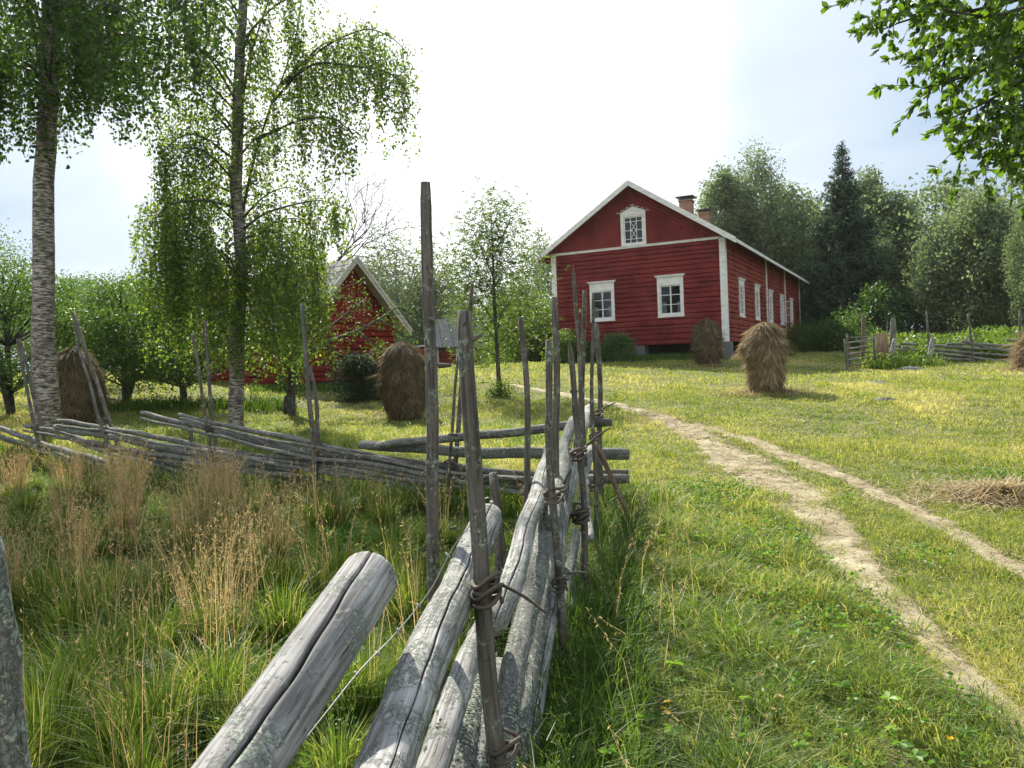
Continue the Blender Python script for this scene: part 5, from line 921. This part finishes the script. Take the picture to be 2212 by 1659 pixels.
# orchard at left
OG='apple trees of the old orchard'
def apple(px,py,d,ytop,cr,seed,label,nc=70,nl=170,mat='appleleaf',leaf=.078,stems=2,cz=.22):
    b=G(px,py,d); h=hgt(px,ytop,b); return crown_tree('apple_tree',label,'tree',b,h,cr,h*cz,nc,nl,leaf,mat,seed,.11,'round',OG,'bark',.25,csize=.155,stems=stems)
apple(398,890,25,600,2.2,81,'apple tree directly left of the weeping birch',100,210)
apple(270,880,25.5,615,2.1,82,'apple tree between the broad haystack and the weeping birch',100,210)
apple(225,880,33,590,2.4,83,'taller apple tree rising behind the broad haystack',80)
apple(25,880,22.5,560,1.9,84,'apple tree at the left edge beside the big birch',80,170)
apple(-60,880,26,500,2.6,85,'apple tree cut by the left edge of the photo',80)
apple(628,882,22.5,740,.45,86,'small apple tree in dark shade before the barn side',8,60)
def gnarled():
    g=np.random.default_rng(9); b=G(880,842,28); b=G(622,880,23); root=empty('apple_tree',b,'gnarled apple tree with long crooked branches before the barn gable','tree',OG); tr=Acc(); lv=Acc(); dd=23
    T=[b,at(628,840,dd),at(640,790,dd),at(655,740,dd)]; tube(tr,T,[.17,.13,.1],9,.1,.12,.5,1,False)
    for L,w_ in (([(640,780),(700,740),(770,715),(820,690),(860,660),(905,690)],.06),([(655,740),(720,700),(770,660),(790,645)],.05),([(655,740),(700,660),(740,640),(790,660),(850,700)],.04),([(770,715),(830,760),(862,790),(868,830)],.03),([(820,690),(870,720),(893,760)],.025),([(700,740),(730,770),(790,770),(830,745)],.03),([(655,740),(690,680),(740,620),(780,610)],.03)):
        P=[at(x,y,dd+.8*i) for i,(x,y) in enumerate(L)]; tube(tr,P,[w_,w_*.25],6,.15,.15,.5,3,False); Q,s_=resample(P,.09)
        for q in Q[len(Q)//5:]:
            n=int(g.choice([0,2,4,22])); leaves(lv,q+g.normal(0,.15,(n,3)),.075,.62)
    tr.build('trunk',M['bark'],root); lv.build('crown',M['appleleaf'],root,smooth=False)
gnarled()
def bare():
    g=np.random.default_rng(12); b=G(700,850,33); root=empty('bare_tree',b,'leafless branching treetop above the barn ridge','tree'); tr=Acc(); dd=33; tube(tr,[b,at(690,700,dd),at(700,600,dd)],[.14,.08],7,.3,.1,.5,1,False)
    def grow(P,v,r,dep):
        Q=[P]; 
        for i in range(4): v=unit(v+g.normal(0,.22,3)); Q.append(Q[-1]+v*(.30+.12*dep)) 
        tube(tr,Q,[r,r*.55],5,None,.1,.5,1,False)
        if dep>0:
            for k in range(4): q=Q[g.integers(1,5)]; grow(q,unit(v+g.normal(0,.55,3)),r*.55,dep-1)
    for e in ((740,560),(790,520),(700,520),(720,540),(770,500),(810,560)): s=at(700,600,dd); grow(s,unit(at(*e,dd+g.normal(0,.5))-s),.035,3)
    tr.build('branches',M['bark'],root)
bare()
# dark juniper by the barn, shrubs at the farmhouse
crown_tree('juniper_bush','dark juniper bush at the foot of the barn gable','bush',G(778,872,25.5),1.3,.82,.05,46,240,.085,'juniper',91,.04,'bush',smallW=.3)
for (px,py,d,yt,cr,sd,mt,lab) in [(1225,788,38.5,722,.8,92,'bushleaf','yellow-green bush at the left end of the farmhouse gable'),(1335,785,37,728,.7,93,'appleleaf','green shrub under the left gable window'),(1285,788,37.6,745,.6,94,'birchdark','dark low shrub between two others along the gable'),(1738,772,50,707,1.5,95,'birchdark','dark green bush at the far end of the long side wall'),(1775,775,47,715,1.2,96,'birchdark','dark bush right of the farmhouse, lower of the pair')]:
    b=G(px,py,d); crown_tree('bush',lab,'bush',b,max(.8,hgt(px,yt,b)),cr,.05,42,150,.10,mt,sd,.03,'bush')
crown_tree('bush','small leafy tuft at the base of the young rowan','bush',G(1083,860,24.8),.42,.42,.02,14,70,.07,'rowanleaf',97,.02,'bush')
# ---------------------------------------------------------------- garden plot and far woods
def plot():
    a=Acc(); n=15000; px=rng.uniform(1880,2330,n); d=rng.uniform(33.6,43,n); P=np.array([at(x,760,y) for x,y in zip(px[:1],d[:1])]); X=(px-CX)/F*d; Y=d; Z=ground(X,Y); Hh=rng.uniform(.1,.75,n)*(1+.4*np.sin(X*1.1))
    leaves(a,np.c_[X,Y,Z+Hh],.20,.6,tint=rng.uniform(0,1,n)); blades(a,X,Y,rng.uniform(.5,1.1,n),np.full(n,.04),rng.uniform(.1,.6,n),rng.uniform(0,1,n))
    tag(a.build('garden_plants',M['bushleaf'],smooth=False),'sunlit leafy plants growing behind the far fence',kind='stuff',cat='plants')
    a=Acc(); n=45; px=rng.uniform(1960,2100,n); d=rng.uniform(34,38,n); X=(px-CX)/F*d; leaves(a,np.c_[X,d,ground(X,d)+rng.uniform(.6,.95,n)],.09,.9); tag(a.build('white_blossoms',M['petal_white'],smooth=False),'scattered white blossoms over the plants behind the far fence',kind='stuff',cat='flowers')
    # weeds round the leaning posts and the boulder
    a=Acc(); 
    for (x,y,dd_,n,h) in ((1905,795,30.6,260,.6),(1945,790,31,380,.5),(1978,785,31.5,300,.7),(2000,795,31.5,200,.4),(1925,790,31,200,.4)):
        p=G(x,y,dd_); X=p[0]+rng.normal(0,.45,n);Y=p[1]+rng.normal(0,.3,n); leaves(a,np.c_[X,Y,ground(X,Y)+rng.uniform(.02,h,n)],.10,.6); blades(a,X,Y,rng.uniform(.3,h,n),np.full(n,.025),rng.uniform(.2,.9,n),rng.uniform(0,1,n))
    tag(a.build('tall_weeds',M['bushleaf'],smooth=False),'tall green weeds around the leaning posts of the far fence',kind='stuff',cat='weeds')
    # shade plants beneath house and orchard
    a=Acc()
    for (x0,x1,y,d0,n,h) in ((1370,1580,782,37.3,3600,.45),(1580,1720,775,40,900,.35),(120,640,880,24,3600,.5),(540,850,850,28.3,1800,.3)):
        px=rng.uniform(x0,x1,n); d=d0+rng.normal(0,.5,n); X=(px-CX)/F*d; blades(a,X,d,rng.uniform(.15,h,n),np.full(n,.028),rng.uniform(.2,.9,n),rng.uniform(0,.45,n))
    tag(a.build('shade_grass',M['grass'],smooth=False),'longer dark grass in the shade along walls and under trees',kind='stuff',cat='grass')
plot()
def woods():
    for nm,lab,arcs in (('forest','far woodland closing the view beyond the farmhouse and barn',[(-48,-3,85,60,6.5,8.5),(-3,13,100,28,6,8),(13,46,66,60,9,11)]),):
        a=Acc(); tk=Acc(); 
        for (a0,a1,R,n,h0,h1) in arcs:
            for k in range(n):
                an=math.radians(a0+(a1-a0)*(k+rng.uniform(-.4,.4))/n); r=R+rng.uniform(0,14); x,y=r*math.sin(an),r*math.cos(an); z=gz(x,y); h=rng.uniform(h0,h1)*r/R*(1.0); cr=rng.uniform(1.8,3.2)
                for c in range(16):
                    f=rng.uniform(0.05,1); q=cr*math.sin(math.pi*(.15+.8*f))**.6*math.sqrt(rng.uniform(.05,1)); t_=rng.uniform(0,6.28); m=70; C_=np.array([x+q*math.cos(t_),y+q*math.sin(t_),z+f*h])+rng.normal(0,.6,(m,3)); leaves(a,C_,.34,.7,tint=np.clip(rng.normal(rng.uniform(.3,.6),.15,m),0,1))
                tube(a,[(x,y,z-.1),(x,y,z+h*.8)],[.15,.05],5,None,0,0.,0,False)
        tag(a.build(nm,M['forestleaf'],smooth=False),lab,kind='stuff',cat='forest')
woods()
# ---------------------------------------------------------------- overhanging tree at right
def cherry():
    g=np.random.default_rng(15); root_p=np.array([5.6,6.6,gz(5.6,6.6)]); root=empty('cherry_tree',root_p,'bird cherry tree reaching in from the right with broad glossy leaves','tree'); tr=Acc(); lv=Acc()
    tube(tr,[root_p-[0,0,.1],root_p+[0,0,1.6],root_p+[-.2,-.1,3.],root_p+[-.5,-.3,4.6]],[.16,.12,.1,.05],10,.2,.06,.5,1,False)
    BR=[([(2450,-250,6),(2200,-110,5.6),(2000,-40,5.4),(1850,5,5.3)],1.),([(2450,-120,6.2),(2260,-20,5.9),(2080,50,5.7),(1920,60,5.6),(1870,95,5.6)],1.),([(2500,-60,6.4),(2300,60,6.1),(2120,110,5.9),(1980,130,5.8),(1935,165,5.8)],1.),
     ([(2500,0,6.2),(2300,110,5.9),(2150,190,5.6),(2050,220,5.5),(1960,245,5.4)],1.),([(2500,50,6),(2330,160,5.7),(2200,230,5.4),(2110,290,5.2),(2030,320,5.1)],1.),([(2500,100,6.3),(2350,240,6.0),(2240,320,5.7),(2150,350,5.5),(2085,372,5.4)],1.),
     ([(2500,200,6.3),(2340,330,6.0),(2240,400,5.7),(2160,430,5.5),(2120,445,5.4)],.9),([(2500,-300,5.6),(2300,-200,5.2),(2120,-120,5.),(1990,-80,4.9)],1.),([(2450,-80,5.2),(2250,20,5.),(2130,70,4.8),(2000,40,4.7)],1.),([(2500,150,5.5),(2320,260,5.3),(2220,300,5.1),(2170,280,5.)],1.),([(2400,-20,6.6),(2240,130,6.6),(2180,170,6.5),(2100,120,6.5)],1.),([(2450,60,7),(2300,150,7),(2220,160,7),(2150,210,7)],1.)]
    BR+=[] and [([(2500,300,6.4),(2380,400,6.2),(2290,440,6.1),(2215,470,6.0)],.8)]
    fork=root_p+np.array([-.3,-.2,3.2])
    for L,de in BR:
        P=[at(x+35*min(1,max(0,(2150-x)/150)),(y*.84-15 if y>0 else y*.9),d) for x,y,d in L]; tube(tr,[fork,(fork+P[0])/2+[0,0,.2]]+P,[.035,.02,.005],6,.12,.1,.5,2,False); Q,s_=resample(P,.045); T_,N_,B_=frames(Q)
        for i in range(len(Q)//14,len(Q)):
            if g.uniform()<.02: continue
            an=g.uniform(0,6.283); v=unit(T_[i]*.75+N_[i]*math.cos(an)+B_[i]*math.sin(an)+np.array([0,0,-.25])); Lt=g.uniform(.12,.36); m=7; f=np.linspace(0,1,m); W_=Q[i]+v*(Lt*f)[:,None]; W_[:,2]-=.10*Lt*f**2*3; tube(tr,W_,[.0035,.0015],4,None,0,.5,1,False)
            k=int(Lt/.0125); ff=np.r_[g.uniform(.05,1,k),1,1]; C_=np.stack([np.interp(ff,f,W_[:,j]) for j in range(3)],1); leaves(lv,C_,.064,.55,dirs=v[None]*.9+np.array([[0,0,-.35]]),spread=.75,oval=True)
    tr.build('trunk',M['bark'],root); lv.build('crown',M['fgleaf'],root,smooth=False)
cherry()

# ---------------------------------------------------------------- air
def haze():
    me=bpy.data.meshes.new('haze'); x0,x1,y0,y1,z0,z1=-430,430,-430,430,-8,30; v=[(x,y,z) for x in (x0,x1) for y in (y0,y1) for z in (z0,z1)]
    me.from_pydata(v,[],[(0,1,3,2),(4,6,7,5),(0,4,5,1),(2,3,7,6),(0,2,6,4),(1,5,7,3)]); o=bpy.data.objects.new('haze',me); COL.objects.link(o); m=bpy.data.materials.new('air'); m.use_nodes=True; t=m.node_tree; t.nodes.remove(t.nodes['Principled BSDF']); p=t.nodes.new('ShaderNodeVolumePrincipled'); p.inputs['Density'].default_value=HAZE; p.inputs['Anisotropy'].default_value=.5; p.inputs['Color'].default_value=(.92,.96,1,1); t.links.new(p.outputs[0],t.nodes['Material Output'].inputs['Volume']); me.materials.append(m); tag(o,'faint haze over the meadow and far trees, added to mimic veiling lens glare',kind='stuff',cat='haze')
HAZE=.00014  # very thin volume added to soften the view like veiling glare
haze()
